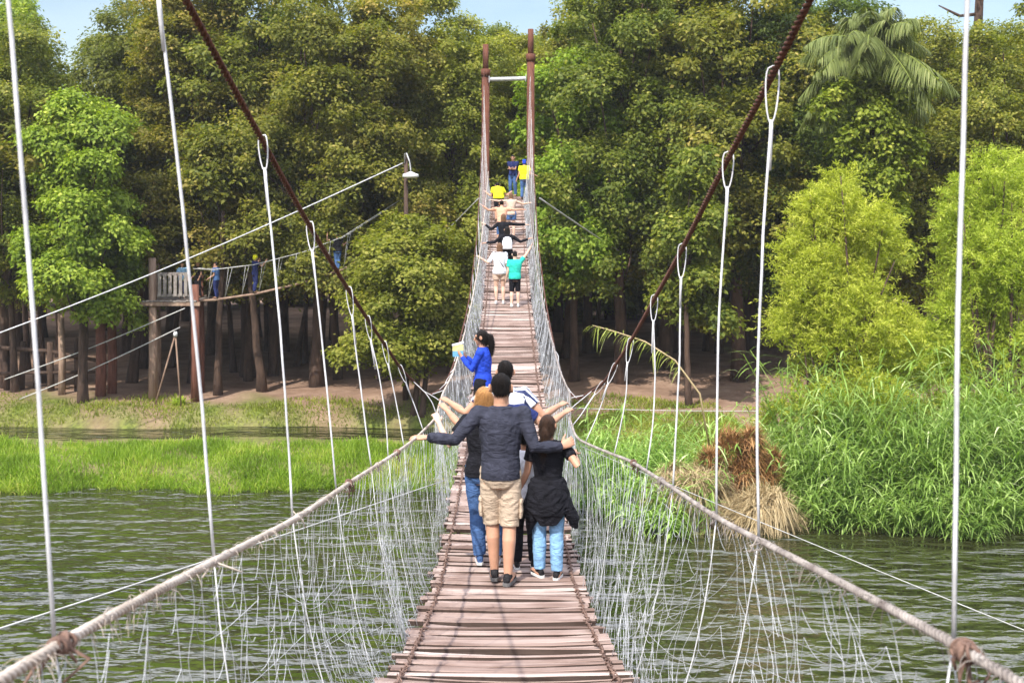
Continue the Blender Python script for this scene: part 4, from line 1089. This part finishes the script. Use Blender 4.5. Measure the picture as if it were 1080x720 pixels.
        V.limb([an-fv*.01*h+[0, 0, -.025*h], an+fv*.045*h+[0, 0, -.022*h], an+fv*.10*h+[0, 0, -.034*h]], np.array([.022, .022, .013])*h, 10)
    link('body', V.build('body', vox, 2), M[skin], o)
    if head_yaw or yaw:
        for s in (-1, 1):
            E = Vol(); E.ell(hp(s*.0185, .0462, .007), (.0068*h, .0045*h, .0052*h), hr); link('eye', E.build('eye', .0025, 1), MEYE, o)
    # --- hair
    V = Vol()
    V.ell(hp(0, -.010, .020), (.0475*h, .056*h, .050*h), hr) if hairstyle != 'short' else V.ell(hp(0, -.010, .024), (.0455*h, .056*h, .046*h), hr)
    V.ell(hp(0, -.028, -.008), (.0445*h, .037*h, .045*h), hr) if hairstyle != 'short' else V.ell(hp(0, -.026, .0), (.041*h, .034*h, .038*h), hr)
    if hairstyle == 'short': V.ell(hp(0, -.004, .034), (.044*h, .056*h, .040*h), hr)
    if hairstyle in ('long', 'bob'):
        q = .19 if hairstyle == 'long' else .10
        V.loft([(hp(0, -.02, .01), HR@np.array([.050, 0, 0])*h, HR@np.array([0, .047, 0])*h), (hp(0, -.026, -.04), HR@np.array([.052, 0, 0])*h, HR@np.array([0, .038, 0])*h), (hp(0, -.034, -.04-q*.5), HR@np.array([.052, 0, 0])*h, HR@np.array([0, .026, 0])*h), (hp(.004, -.040, -.04-q), HR@np.array([.036, 0, 0])*h, HR@np.array([0, .016, 0])*h)], 16)
    if hairstyle == 'pony':
        V.limb([hp(0, -.06, .022), hp(.004, -.085, .01), hp(.0, -.088, -.04), hp(.006, -.08, -.10), hp(.0, -.075, -.145)], np.array([.014, .022, .024, .019, .007])*h, 12)
    if hairstyle == 'longpony':
        V.limb([hp(0, -.055, .0), hp(.004, -.07, -.02), hp(.0, -.072, -.09), hp(-.006, -.066, -.18), hp(-.004, -.066, -.25)], np.array([.018, .022, .026, .022, .008])*h, 12)
    me = V.build('hair', min(vox, .007), 2); pl_smooth(me, .004*k, seed+9, 2.2)
    if d < 17:
        n_ = len(me.vertices); co = np.empty(n_*3, np.float32); no = np.empty(n_*3, np.float32); me.vertices.foreach_get('co', co); me.vertices.foreach_get('normal', no)
        co, no = co.reshape(-1, 3).astype(float), no.reshape(-1, 3).astype(float); g = np.random.default_rng(seed); q = g.integers(0, n_, 9000)
        dwn = np.array([0, -.25, -1.0]) if hairstyle != 'short' else np.array([0, -.3, -.45])
        vv, qq, ww = strips(co[q]-no[q]*.004, no[q]*(.35 if hairstyle != 'short' else .4)+dwn+g.normal(0, .28, (9000, 3)), (.05 if hairstyle != 'short' else .02)*k*g.uniform(.5, 1.3, 9000), .0022, .35, np.zeros(9000), 2)
        fs = [list(p.vertices) for p in me.polygons]; m2 = bpy.data.meshes.new('hair'); m2.from_pydata(np.concatenate([co, vv]).tolist(), [], fs+(qq+n_).tolist())
        m2.polygons.foreach_set('use_smooth', np.ones(len(m2.polygons), bool)); me = m2
    link('hair', me, M[hair], o)
    # --- top
    if top:
        V = Vol(); inf = .0195*k
        torso(V, inf, hem, .846)
        V.limb([up(np.array([0, -.006*h, .815*h])), up(np.array([0, -.004*h, .85*h]))], np.array([.047, .041])*h, 16, True, True)
        for s in (-1, 1):
            a, e, wv = arms[s]; thin = .9 if fm else 1.0
            V.ell(a+[0, 0, -.002*h], (.042*h*thin,)*3)
            R1 = np.array([.045, .044, .040])*h*thin
            if sleeve == 'long': V.limb([up(np.array([s*.04*h, 0, .795*h])), a, a*.5+e*.5, e, e*.55+wv*.45, wv*.94+e*.06, wv*.985+e*.015], np.array([.047, .043, .036, .031, .030, .0235, .0215])*h*thin, 16, True, True)
            elif sleeve == 'short': V.limb([up(np.array([s*.04*h, 0, .795*h])), a, a*.45+e*.55], np.array([.047, .044, .041])*h*thin, 16, True, True)
            elif sleeve == 'half': V.limb([up(np.array([s*.04*h, 0, .795*h])), a, a*.1+e*.9], np.array([.047, .043, .036])*h*thin, 16, True, True)
        me = V.build('shirt', vox, 2); pl_smooth(me, .0048*k, seed, 1/k); sh_o = link('shirt', me, M[top], o)
    # --- bottom
    if bottom:
        V = Vol(); inf = .010*k
        torso(V, inf, .46, .575)
        for s in (-1, 1):
            hp_, kn, an, fa = legs[s]
            if blen == 'long': V.limb([hp_+[0, 0, .02*h], hp_*.55+kn*.45, kn, kn*.6+an*.4+[0, -.008*h, 0], an+[0, 0, .0]], np.array([.057*min(fat, 1)-.002, .055, .044, .043, .035])*h, 18, False, True)
            elif blen == 'knee': V.limb([hp_+[0, 0, .02*h], hp_*.55+kn*.45, kn*.93+hp_*.07, kn*.97+an*.03], np.array([.056*min(fat, 1)-.002, .053, .047, .047])*h, 18, False, True)
            elif blen == 'short': V.limb([hp_+[0, 0, .02*h], hp_*.5+kn*.5], np.array([.066, .062])*h, 18, False, True)
        nm_ = {'long': 'trousers', 'knee': 'shorts', 'short': 'shorts'}[blen]
        me = V.build(nm_, vox, 2); pl_smooth(me, .0055*k, seed+3, 1/k); bo = link(nm_, me, M[bottom], o)
    # --- shoes
    if shoes:
        for s in (-1, 1):
            hp_, kn, an, fa = legs[s]; fv = np.array([math.sin(-fa), math.cos(-fa), 0]); sv = np.array([fv[1], -fv[0], 0]); z = lambda q: np.array([0, 0, q])
            b = np.array([an[0], an[1], 0])
            V = Vol(); rr = []
            for t, wd, ht in ((-.062, .018, .05), (-.05, .026, .075), (-.02, .030, .085), (.02, .030, .078), (.06, .032, .056), (.105, .034, .042), (.135, .028, .036), (.150, .014, .026)):
                rr.append((b+fv*t*k+z((ht/2+.012)*k), sv*wd*1.16*k, z(ht/2*k)))
            V.loft(rr, 16); V.limb([b+z(.055*k), b+z(.105*k)], np.array([.036, .035])*k, 14, False, True)
            so_ = link('shoe', V.build('shoe', .005 if vox < .01 else .01, 2), M[shoes], o)
            V = MB(); pts = []
            out_ = [(-.072, .016), (-.055, .030), (-.02, .035), (.03, .035), (.08, .039), (.12, .038), (.145, .028), (.158, .012)]
            ring = [b+fv*t*k+sv*w_*k for t, w_ in out_]+[b+fv*t*k-sv*w_*k for t, w_ in out_[::-1]]
            n_ = len(ring); vv = np.array(ring+[r_+z(.026*k) for r_ in ring])
            V.add(vv, [tuple(range(n_)), tuple(range(2*n_-1, n_-1, -1))]+[(i, i+n_, (i+1) % n_+n_, (i+1) % n_) for i in range(n_)])
            link('sole', V.mesh('sole'), M[sole or shoes], so_)
    if extras: extras(o, dict(h=h, k=k, up=up, hp=hp, arms=arms, legs=legs, sh=sh, vox=vox, bx=bx, by=by, W=W))
    return o
M['hair_dark'] = noise_mat('hair_dark', (.012, .007, .005), (.07, .035, .02), 30, .55, .6, 5, (4, 4, .6), spec=.2)
MEYE = noise_mat('eye', (.02, .015, .01), (.05, .03, .02), 60, .2, 0, spec=.5)
M['navy_knit'] = cloth('navy_knit', (.036, .038, .055), .3, rib=40)
M['khaki'] = cloth('khaki', (.46, .36, .27), .12)
M['black'] = cloth('black_cloth', (.010, .010, .014), .4)
M['denim_light'] = cloth('denim_light', (.20, .36, .56), .3)
M['denim'] = cloth('denim', (.06, .12, .27), .35)
M['navy'] = cloth('navy_cloth', (.018, .026, .10), .3)
M['white'] = cloth('white_cloth', (.74, .74, .80), .06)
M['royal'] = cloth('royal_blue', (.02, .06, .48), .25)
M['teal'] = cloth('teal_cloth', (.03, .48, .38), .2)
M['yellow'] = cloth('yellow_cloth', (.80, .78, .02), .1)
M['peach'] = cloth('peach_cloth', (.62, .33, .22), .15)
M['sky'] = cloth('sky_cloth', (.24, .42, .62), .2)
M['beige'] = cloth('beige_cloth', (.52, .38, .30), .15)
M['sneaker'] = cloth('sneaker_black', (.016, .015, .017), .3, .6)
M['sole_white'] = noise_mat('sole_white', (.55, .55, .54), (.78, .78, .76), 20, .6, .1)
M['sole_grey'] = noise_mat('sole_grey', (.10, .10, .10), (.18, .17, .17), 20, .6, .1)
def striped_white():
    m, nt, b, out = mat('white_striped')
    tc = N(nt, 'ShaderNodeTexCoord'); sp = N(nt, 'ShaderNodeSeparateXYZ'); nt.links.new(tc.outputs['Object'], sp.inputs[0])
    # three navy bands running along the top of each sleeve
    def math_(op, a, b_=None, v=None):
        n = N(nt, 'ShaderNodeMath', operation=op); nt.links.new(a, n.inputs[0])
        if b_ is not None: nt.links.new(b_, n.inputs[1])
        if v is not None: n.inputs[1].default_value = v
        return n.outputs[0]
    y = math_('ADD', sp.outputs['Y'], v=.075)
    saw = math_('FRACT', math_('MULTIPLY', y, v=26.0)); band = math_('LESS_THAN', saw, v=.42)
    inside = math_('MULTIPLY', math_('GREATER_THAN', y, v=.0), math_('LESS_THAN', y, v=.116))
    ax = math_('GREATER_THAN', math_('ABSOLUTE', sp.outputs['X']), v=.085); zt = math_('GREATER_THAN', sp.outputs['Z'], v=1.24)
    fac = math_('MULTIPLY', math_('MULTIPLY', band, inside), math_('MULTIPLY', ax, zt))
    mx = N(nt, 'ShaderNodeMix', data_type='RGBA'); nt.links.new(fac, mx.inputs[0])
    mx.inputs[6].default_value = (.72, .74, .80, 1); mx.inputs[7].default_value = (.02, .03, .10, 1)
    nt.links.new(mx.outputs[2], b.inputs['Base Color']); b.inputs['Roughness'].default_value = .85
    return m
M['striped'] = striped_white()

RG = 'people crossing the footbridge'
# 1 man in the navy jumper
def cargo(o, c):
    h, k = c['h'], c['k']; sh_ = [q for q in o.children if q.name.startswith('shorts')][0]
    for s in (-1, 1):
        hp_, kn, an, fa = c['legs'][s]; p = hp_*.32+kn*.68+np.array([s*.050*h, -.002, 0]); mb = MB()
        V = Vol(); V.loft([(p+[0, 0, -.075], (.018, 0, 0), (0, .062, 0)), (p+[s*.004, 0, -.02], (.022, 0, 0), (0, .066, 0)), (p+[s*.002, 0, .05], (.018, 0, 0), (0, .064, 0)), (p+[s*.004, 0, .056], (.024, 0, 0), (0, .068, 0)), (p+[s*.004, 0, .085], (.016, 0, 0), (0, .066, 0))], 14)
        me = V.build('cargo_pocket', .006, 1); link('cargo_pocket', me, M['khaki'], sh_)
person('man in navy jumper and khaki cargo shorts holding both hand ropes', 528, 9.55, 1.73, 0, 'skin_tan', 'hair_black', 'short', 'navy_knit', 'long', 'khaki', 'knee', 'sneaker', 'sole_grey',
       L=list(at(452, 461, 9.58)), Rr=list(at(592, 471, 9.58)), feet={-1: (-.03, .05, .05), 1: (.036, -.03, -.3)}, vox=.0065, hem=.50, extras=cargo, seed=2, fat=.93,
       curlL=.35, curlR=1.15, palmL=(.1, .3, -1), palmR=(-.2, .9, -.4), handdirL=(-1, .05, -.02), handdirR=(.75, .25, .35), head_pitch=-.12, elbL=(-.2, -.5, -.6), elbR=(.1, -.4, -.8))
# 2 girl with jacket round her waist
def jacket(o, c):
    h, k = c['h'], c['k']; V = Vol()
    V.loft([((0, -.01, .40*h), (.128*h, 0, 0), (0, .100*h, 0)), ((0, -.012, .46*h), (.128*h, 0, 0), (0, .108*h, 0)), ((0, -.008, .54*h), (.124*h, 0, 0), (0, .108*h, 0)), ((0, 0, .61*h), (.104*h, 0, 0), (0, .090*h, 0))], 24)
    for s, dz, dx in ((-1, .275, .118), (1, .30, .17)):
        V.loft([((s*.07*h, 0, .58*h), (.045*h, 0, 0), (0, .075*h, 0)), ((s*.10*h, .0, .46*h), (.05*h, 0, 0), (0, .075*h, 0)), ((s*(dx-.02)*h, .01, .37*h), (.045*h, 0, 0), (0, .06*h, 0)), ((s*dx*h, .01, dz*h), (.014*h, 0, 0), (0, .025*h, 0))], 16)
    V.loft([((0, -.07*h, .335*h), (.05*h, 0, 0), (0, .012*h, 0)), ((0, -.075*h, .40*h), (.10*h, 0, 0), (0, .02*h, 0)), ((0, -.07*h, .5*h), (.10*h, 0, 0), (0, .03*h, 0))], 18)
    V.limb([(-.085*h, -.03*h, .605*h), (0, -.083*h, .602*h), (.085*h, -.03*h, .605*h)], [.016, .018, .016], 10)
    me = V.build('tied_jacket', .007, 2); pl_smooth(me, .009, 5, 1.1); link('tied_jacket', me, M['black'], o)
person('girl in black with a jacket tied round her waist over light blue jeans', 578, 9.7, 1.38, 0, 'skin_tan', 'hair_dark', 'longpony', 'black', 'short', 'denim_light', 'long', 'sneaker', 'sole_white',
       L=(-.09, .05, -.30), Rr=list(at(606, 479, 9.75)), feet={-1: (-.052, .03, .5), 1: (.052, -.02, -.3)}, female=True, vox=.0065, extras=jacket, seed=4, fat=1.0,
       curlR=1.0, elbR=(.6, -.3, -.7), head_yaw=-.35)
# 3 boy in white, mostly hidden
person('child in a white shirt and dark trousers half hidden between the man and the girl', 554, 10.05, 1.22, 0, 'skin_brown', 'hair_black', 'short', 'white', 'short', 'black', 'long', 'sneaker', 'sole_white',
       L=(-.08, .06, -.30), Rr=(.03, .03, -.31), vox=.008, seed=6)
# 4 copper-haired woman
person('copper haired woman in a black top and jeans walking at the left rope', 510, 10.2, 1.58, 0, 'skin_light', 'hair_copper', 'long', 'black', 'short', 'denim', 'long', 'denim', 'sole_white', feet={-1: (-.022, .02, .1), 1: (.07, .0, -.1)},
       L=list(at(463, 446, 10.3)), Rr=(.05, .07, -.29), female=True, vox=.008, seed=8, curlL=1.0, elbL=(-.5, -.3, -1), head_yaw=.2)
# 5 man in a navy T-shirt
person('man in a navy T-shirt with bare arms stretched out, behind the man in the jumper', 531, 10.75, 1.60, 0, 'skin_tan', 'hair_black', 'short', 'navy', 'short', 'denim', 'long', 'sneaker', 'sole_grey',
       L=list(at(472, 433, 10.9)), Rr=list(at(594, 436, 10.9)), vox=.008, seed=10, curlL=.5, curlR=.6, elbL=(0, -.5, -.6), elbR=(0, -.5, -.6), fat=1.05)
# 6 man in white with navy stripes
person('dark haired man in a white shirt with navy sleeve stripes and outstretched arms', 533, 11.45, 1.70, 0, 'skin_tan', 'hair_black', 'short', 'striped', 'short', 'denim', 'long', 'sneaker', 'sole_white',
       L=list(at(474, 424, 11.6)), Rr=list(at(589, 428, 11.6)), vox=.008, seed=12, curlL=.6, curlR=.6, elbL=(0, -.5, -.6), elbR=(0, -.5, -.6), fat=1.1)
# 7 woman in royal blue, in profile, holding a folder
person('woman with a ponytail in royal blue jumper turned left to the net', 509, 16, 1.58, math.radians(78), 'skin_tan', 'hair_black', 'pony', 'royal', 'long', 'black', 'short', 'sneaker', 'sole_white',
       L=(.035, .175, -.045), Rr=(-.04, .165, -.06), female=True, vox=.008, seed=14, elbL=(-.2, -.6, -1), elbR=(.2, -.6, -1), curlL=.8, curlR=.8, palmL=(.6, 0, .6), palmR=(-.6, 0, .6), head_pitch=-.1)
c = at(483, 367, 16); fo = thing('paper_bag', 'yellow and blue bag with white flap held by the woman in royal blue', 'bag', tuple(c), .3)
M['bag_y'] = noise_mat('bag_yellow', (.62, .55, .18), (.75, .70, .35), 12, .6, .1); M['bag_b'] = noise_mat('bag_blue', (.08, .30, .55), (.2, .45, .65), 12, .6, .1)
mb = MB(); mb.box((0, 0, .005), .15, .04, .085); link('bag_top', mb.mesh('bag_top'), M['bag_y'], fo)
mb = MB(); mb.box((0, 0, -.078), .145, .038, .078); link('bag_bottom', mb.mesh('bag_bottom'), M['bag_b'], fo)
mb = MB(); mb.box((.0, 0, .060), .17, .045, .022, np.array(Matrix.Rotation(-.22, 3, 'Y'))); link('flap', mb.mesh('flap'), M['white'], fo)
# 8, 9 the pair further up
def shoulder_strap(o, c):
    h, up = c['h'], c['up']; mb = MB()
    P = [up(np.array([.05*h, -.052*h, .83*h])), up(np.array([.03*h, -.078*h, .77*h])), up(np.array([-.0*h, -.080*h, .70*h])), up(np.array([-.05*h, -.076*h, .62*h])), up(np.array([-.095*h, -.03*h, .56*h]))]
    P = [q*[-1, 1, 1] for q in P]
    mb.tube(P, .012, 6); link('bag_strap', mb.mesh('bag_strap', True), M['black'], o)
person('brown haired woman in a white top with dark bag strap and bare legs', 527, 30, 1.60, 0, 'skin_light', 'hair_brown', 'bob', 'white', 'half', 'beige', 'short', 'sole_white', None,
       L=list(at(507, 272, 30)), Rr=(.06, .05, -.30), female=True, vox=.01, seed=16, extras=shoulder_strap, elbL=(-.2, -.2, -1), hem=.49, fat=1.1)
person('child in a teal top and black shorts walking beside the woman in white', 543, 29.6, 1.44, 0, 'skin_light', 'hair_black', 'short', 'teal', 'short', 'black', 'knee', 'sole_white', None,
       L=(-.05, .04, -.31), Rr=list(at(562, 257, 29.7)), vox=.01, seed=18, elbR=(.3, -.2, -1), fat=1.1)
# 10, 11 in black with arms spread
def pack(o, c):
    h, up = c['h'], c['up']; V = Vol(); q = lambda x, y, z: up(np.array([x, y, z])*h)
    V.loft([(q(0, -.115, .585), c['bx']*.075*h, c['by']*.045*h), (q(0, -.125, .60), c['bx']*.092*h, c['by']*.055*h), (q(0, -.125, .72), c['bx']*.092*h, c['by']*.055*h), (q(0, -.115, .79), c['bx']*.07*h, c['by']*.045*h), (q(0, -.11, .81), c['bx']*.03*h, c['by']*.02*h)], 18)
    link('backpack', V.build('backpack', .01, 2), M['white'], o)
    mb = MB()
    for s in (-1, 1): mb.tube([q(s*.055, -.09, .80), q(s*.07, -.02, .86), q(s*.07, .07, .80), q(s*.08, .06, .68)], .016, 6)
    link('straps', mb.mesh('straps', True), M['black'], o)
person('person in black with a white backpack, lower arms spread to the nets', 535, 32.6, 1.58, 0, 'skin_tan', 'hair_black', 'bob', 'black', 'long', 'black', 'long', 'sneaker', None,
       L=list(at(513, 256, 32.7)), Rr=list(at(557, 252, 32.7)), female=True, vox=.01, seed=20, extras=pack, elbL=(0, 0, -1), elbR=(0, 0, -1))
person('brown haired person in black with arms wide, just above the white backpack', 531, 34.6, 1.60, 0, 'skin_light', 'hair_brown', 'bob', 'black', 'long', 'black', 'long', 'sneaker', None,
       L=list(at(512, 237, 34.7)), Rr=list(at(556, 237, 34.7)), female=True, vox=.01, seed=22, elbL=(0, 0, -1), elbR=(0, 0, -1))
# 12, 13 peach tops
person('person in a peach top leaning forward with arms wide', 529, 37.2, 1.58, 0, 'skin_tan', 'hair_black', 'short', 'peach', 'short', 'denim', 'knee', 'sneaker', None,
       L=list(at(509, 217, 37.3)), Rr=list(at(552, 221, 37.3)), vox=.01, seed=24, lean=.35)
person('person in a pale sleeveless top just below the crouched yellow shirt', 539, 38.6, 1.55, 0, 'skin_light', 'hair_brown', 'long', 'beige', 'none', 'denim', 'short', 'sneaker', None,
       L=list(at(519, 211, 38.8)), Rr=list(at(558, 214, 38.8)), female=True, vox=.01, seed=26, lean=.2)
# 14 yellow, bent over
person('person in bright yellow shirt bending forward at the left net', 526, 41.2, 1.66, .1, 'skin_tan', 'hair_black', 'short', 'yellow', 'short', 'black', 'knee', 'sneaker', None,
       L=list(at(513, 203, 41.6)), Rr=list(at(538, 203, 41.8)), vox=.01, seed=28, lean=.85, fat=1.15)
# 15, 16 on the landing
def cap(o, c):
    h, hp = c['h'], c['hp']; V = Vol(); V.ell(hp(0, -.006, .032), (.053*h, .064*h, .052*h)); V.ell(hp(0, .06, .03), (.04*h, .045*h, .008*h)); V.ell(hp(0, -.03, -.005), (.05*h, .042*h, .05*h))
    link('cap', V.build('cap', .008, 2), M['royal'], o)
LZW = EYE+1.1
person('man in dark navy shirt with folded arms at the top of the bridge', 541, 47.4, 1.72, math.radians(165), 'skin_tan', 'hair_black', 'short', 'navy', 'short', 'denim', 'long', 'sneaker', None,
       L=(.13, .17, -.15), Rr=(-.13, .17, -.13), vox=.01, seed=30, loc=((541-CX)*47.4/F, 47.4, LZW))
person('person in yellow shirt and blue cap standing by the right tower pole', 553, 45.3, 1.56, 0, 'skin_tan', 'hair_black', 'short', 'yellow', 'short', 'denim', 'long', 'sneaker', None,
       L=(-.08, .04, -.30), Rr=list(at(565, 185, 45.4)), vox=.01, seed=32, extras=cap, fat=1.2)
# rope course people
def helmet(o, c):
    h, hp = c['h'], c['hp']; V = Vol(); V.ell(hp(0, -.006, .026), (.060*h, .070*h, .060*h)); V.ell(hp(0, -.03, -.01), (.055*h, .05*h, .05*h)); link('helmet', V.build('helmet', .01, 2), M['yellow'], o)
pxz = lambda px, d: (px-CX)*d/F
fz = lambda px: float(np.interp(pxz(px, PB), [p[0] for p in foot], [p[2] for p in foot]))+.055
person('person with a yellow helmet in blue balancing on the tightrope walkway', 269, PB, 1.66, -.9, 'skin_tan', 'hair_black', 'short', 'navy', 'short', 'navy', 'long', 'sneaker', None,
       L=(-.1, .2, .02), Rr=(.1, .2, .02), feet={-1: (-.02, .0, .1), 1: (.02, .0, -.1)}, vox=.011, seed=40, extras=helmet, loc=(pxz(269, PB), PB, fz(269)))
person('person in blue at the platform end of the tightrope walkway', 228, PB, 1.62, 1.2, 'skin_tan', 'hair_black', 'short', 'denim', 'short', 'navy', 'long', 'sneaker', None,
       L=(-.08, .1, -.25), Rr=(.1, .2, .0), feet={-1: (-.02, .0, .1), 1: (.02, .0, -.1)}, vox=.011, seed=42, loc=(pxz(228, PB), PB, fz(228)))
person('person in black shirt and jeans on the tightrope nearest the lamp pole', 356, PB, 1.66, .3, 'skin_tan', 'hair_black', 'short', 'black', 'short', 'denim', 'long', 'sneaker', None,
       L=(-.16, .05, .12), Rr=(.12, .12, -.1), feet={-1: (-.02, .0, .1), 1: (.02, .0, -.1)}, vox=.011, seed=44, loc=(pxz(356, PB), PB, fz(356)), fat=1.2)
person('person in a light blue shirt standing behind the railing of the log platform', 192, 51.4, 1.62, 3.4, 'skin_tan', 'hair_black', 'short', 'sky', 'short', 'navy', 'long', 'sneaker', None,
       L=(-.05, .12, -.27), Rr=(.05, .14, -.25), vox=.011, seed=46, loc=(pxz(192, 51.4), 51.4, pz+.1), fat=1.1)
person('dark clothed person standing at the right end of the log platform', 209, 51.6, 1.66, 2.6, 'skin_tan', 'hair_black', 'short', 'black', 'short', 'black', 'long', 'sneaker', None,
       L=(-.05, .12, -.27), Rr=(.05, .1, -.28), vox=.011, seed=48, loc=(pxz(209, 51.6), 51.6, pz+.1))

hz, nt, b_, out_ = mat('river_air'); nt.nodes.remove(b_)
pv = nt.nodes.new('ShaderNodeVolumePrincipled'); pv.inputs['Color'].default_value = (.93, .95, 1, 1); pv.inputs['Density'].default_value = .00035; pv.inputs['Anisotropy'].default_value = .2
nt.links.new(pv.outputs[0], out_.inputs['Volume'])
mb = MB(); mb.box((0, 150, 14), 900, 1160, 33); hb = link('haze', mb.mesh('haze'), hz); tag(hb, kind='stuff')
hb['label'] = 'thin pale air over the river and wood'
# ------------------------------------------------------------------ sky, sun, camera
SUN_EL, SUN_AZ = math.radians(50), math.radians(205)     # azimuth measured clockwise from +Y (view direction)
w = bpy.data.worlds.new('World'); scene.world = w; w.use_nodes = True
nt = w.node_tree; nt.nodes.clear()
out = nt.nodes.new('ShaderNodeOutputWorld'); bg = nt.nodes.new('ShaderNodeBackground'); bg.inputs[1].default_value = .125
sky = nt.nodes.new('ShaderNodeTexSky'); sky.sky_type = 'NISHITA'; sky.sun_disc = False
sky.sun_elevation = SUN_EL; sky.sun_rotation = SUN_AZ; sky.air_density = 1.2; sky.dust_density = 1.5
tc = nt.nodes.new('ShaderNodeTexCoord'); mp = nt.nodes.new('ShaderNodeMapping'); mp.inputs['Scale'].default_value = (1, 1, 2.4)
nz = nt.nodes.new('ShaderNodeTexNoise'); nz.inputs['Scale'].default_value = 2.6; nz.inputs['Detail'].default_value = 7; nz.inputs['Roughness'].default_value = .55
nt.links.new(tc.outputs['Generated'], mp.inputs[0]); nt.links.new(mp.outputs[0], nz.inputs['Vector'])
cr = ramp(nt, [(.40, (0, 0, 0)), (.58, (1, 1, 1))]); nt.links.new(nz.outputs[0], cr.inputs[0])
mx = nt.nodes.new('ShaderNodeMix'); mx.data_type = 'RGBA'; mx.inputs[7].default_value = (17, 17.4, 19.5, 1)
sx = nt.nodes.new('ShaderNodeSeparateXYZ'); nt.links.new(tc.outputs['Generated'], sx.inputs[0])
el = nt.nodes.new('ShaderNodeMapRange'); el.inputs[1].default_value = .22; el.inputs[2].default_value = .42; el.inputs[3].default_value = .06; nt.links.new(sx.outputs['Z'], el.inputs[0])
ml_ = nt.nodes.new('ShaderNodeMath'); ml_.operation = 'MULTIPLY'; nt.links.new(cr.outputs[0], ml_.inputs[0]); nt.links.new(el.outputs[0], ml_.inputs[1]); nt.links.new(ml_.outputs[0], mx.inputs[0]); nt.links.new(sky.outputs[0], mx.inputs[6])
nt.links.new(mx.outputs[2], bg.inputs[0]); nt.links.new(bg.outputs[0], out.inputs[0])
sl = bpy.data.lights.new('sun', 'SUN'); sl.energy = 4.5; sl.angle = math.radians(.55); sl.color = (1, .95, .86)
so = bpy.data.objects.new('sun', sl); COL.objects.link(so); so.location = (-20, -20, 60)
# direction towards the sun
sd = Vector((math.sin(SUN_AZ)*math.cos(SUN_EL), math.cos(SUN_AZ)*math.cos(SUN_EL), math.sin(SUN_EL)))
so.rotation_euler = sd.to_track_quat('Z', 'Y').to_euler()
cam = bpy.data.cameras.new('camera'); co = bpy.data.objects.new('camera', cam); COL.objects.link(co)
co.location = (0, 0, EYE); co.rotation_euler = (math.radians(90), 0, 0)
cam.sensor_width = 36; cam.lens = 36*F/1080; cam.sensor_fit = 'HORIZONTAL'
cam.shift_x = (540-CX)/1080; cam.shift_y = -(360-CY)/1080
cam.clip_end = 3000; cam.clip_start = .05
cam.dof.use_dof = True; cam.dof.focus_distance = 9.6; cam.dof.aperture_fstop = 7.1
scene.camera = co
scene.view_settings.view_transform = 'Standard'; scene.view_settings.look = 'None'; scene.view_settings.gamma = 1
scene.view_settings.use_curve_mapping = False
scene.view_settings.exposure = .5
scene.render.engine = 'CYCLES'
cy = scene.cycles
cy.use_denoising = True; cy.denoiser = 'OPENIMAGEDENOISE'
cy.max_bounces = 6; cy.diffuse_bounces = 4; cy.glossy_bounces = 3; cy.transmission_bounces = 3; cy.transparent_max_bounces = 4
cy.caustics_reflective = False; cy.caustics_refractive = False
cy.sample_clamp_indirect = 6
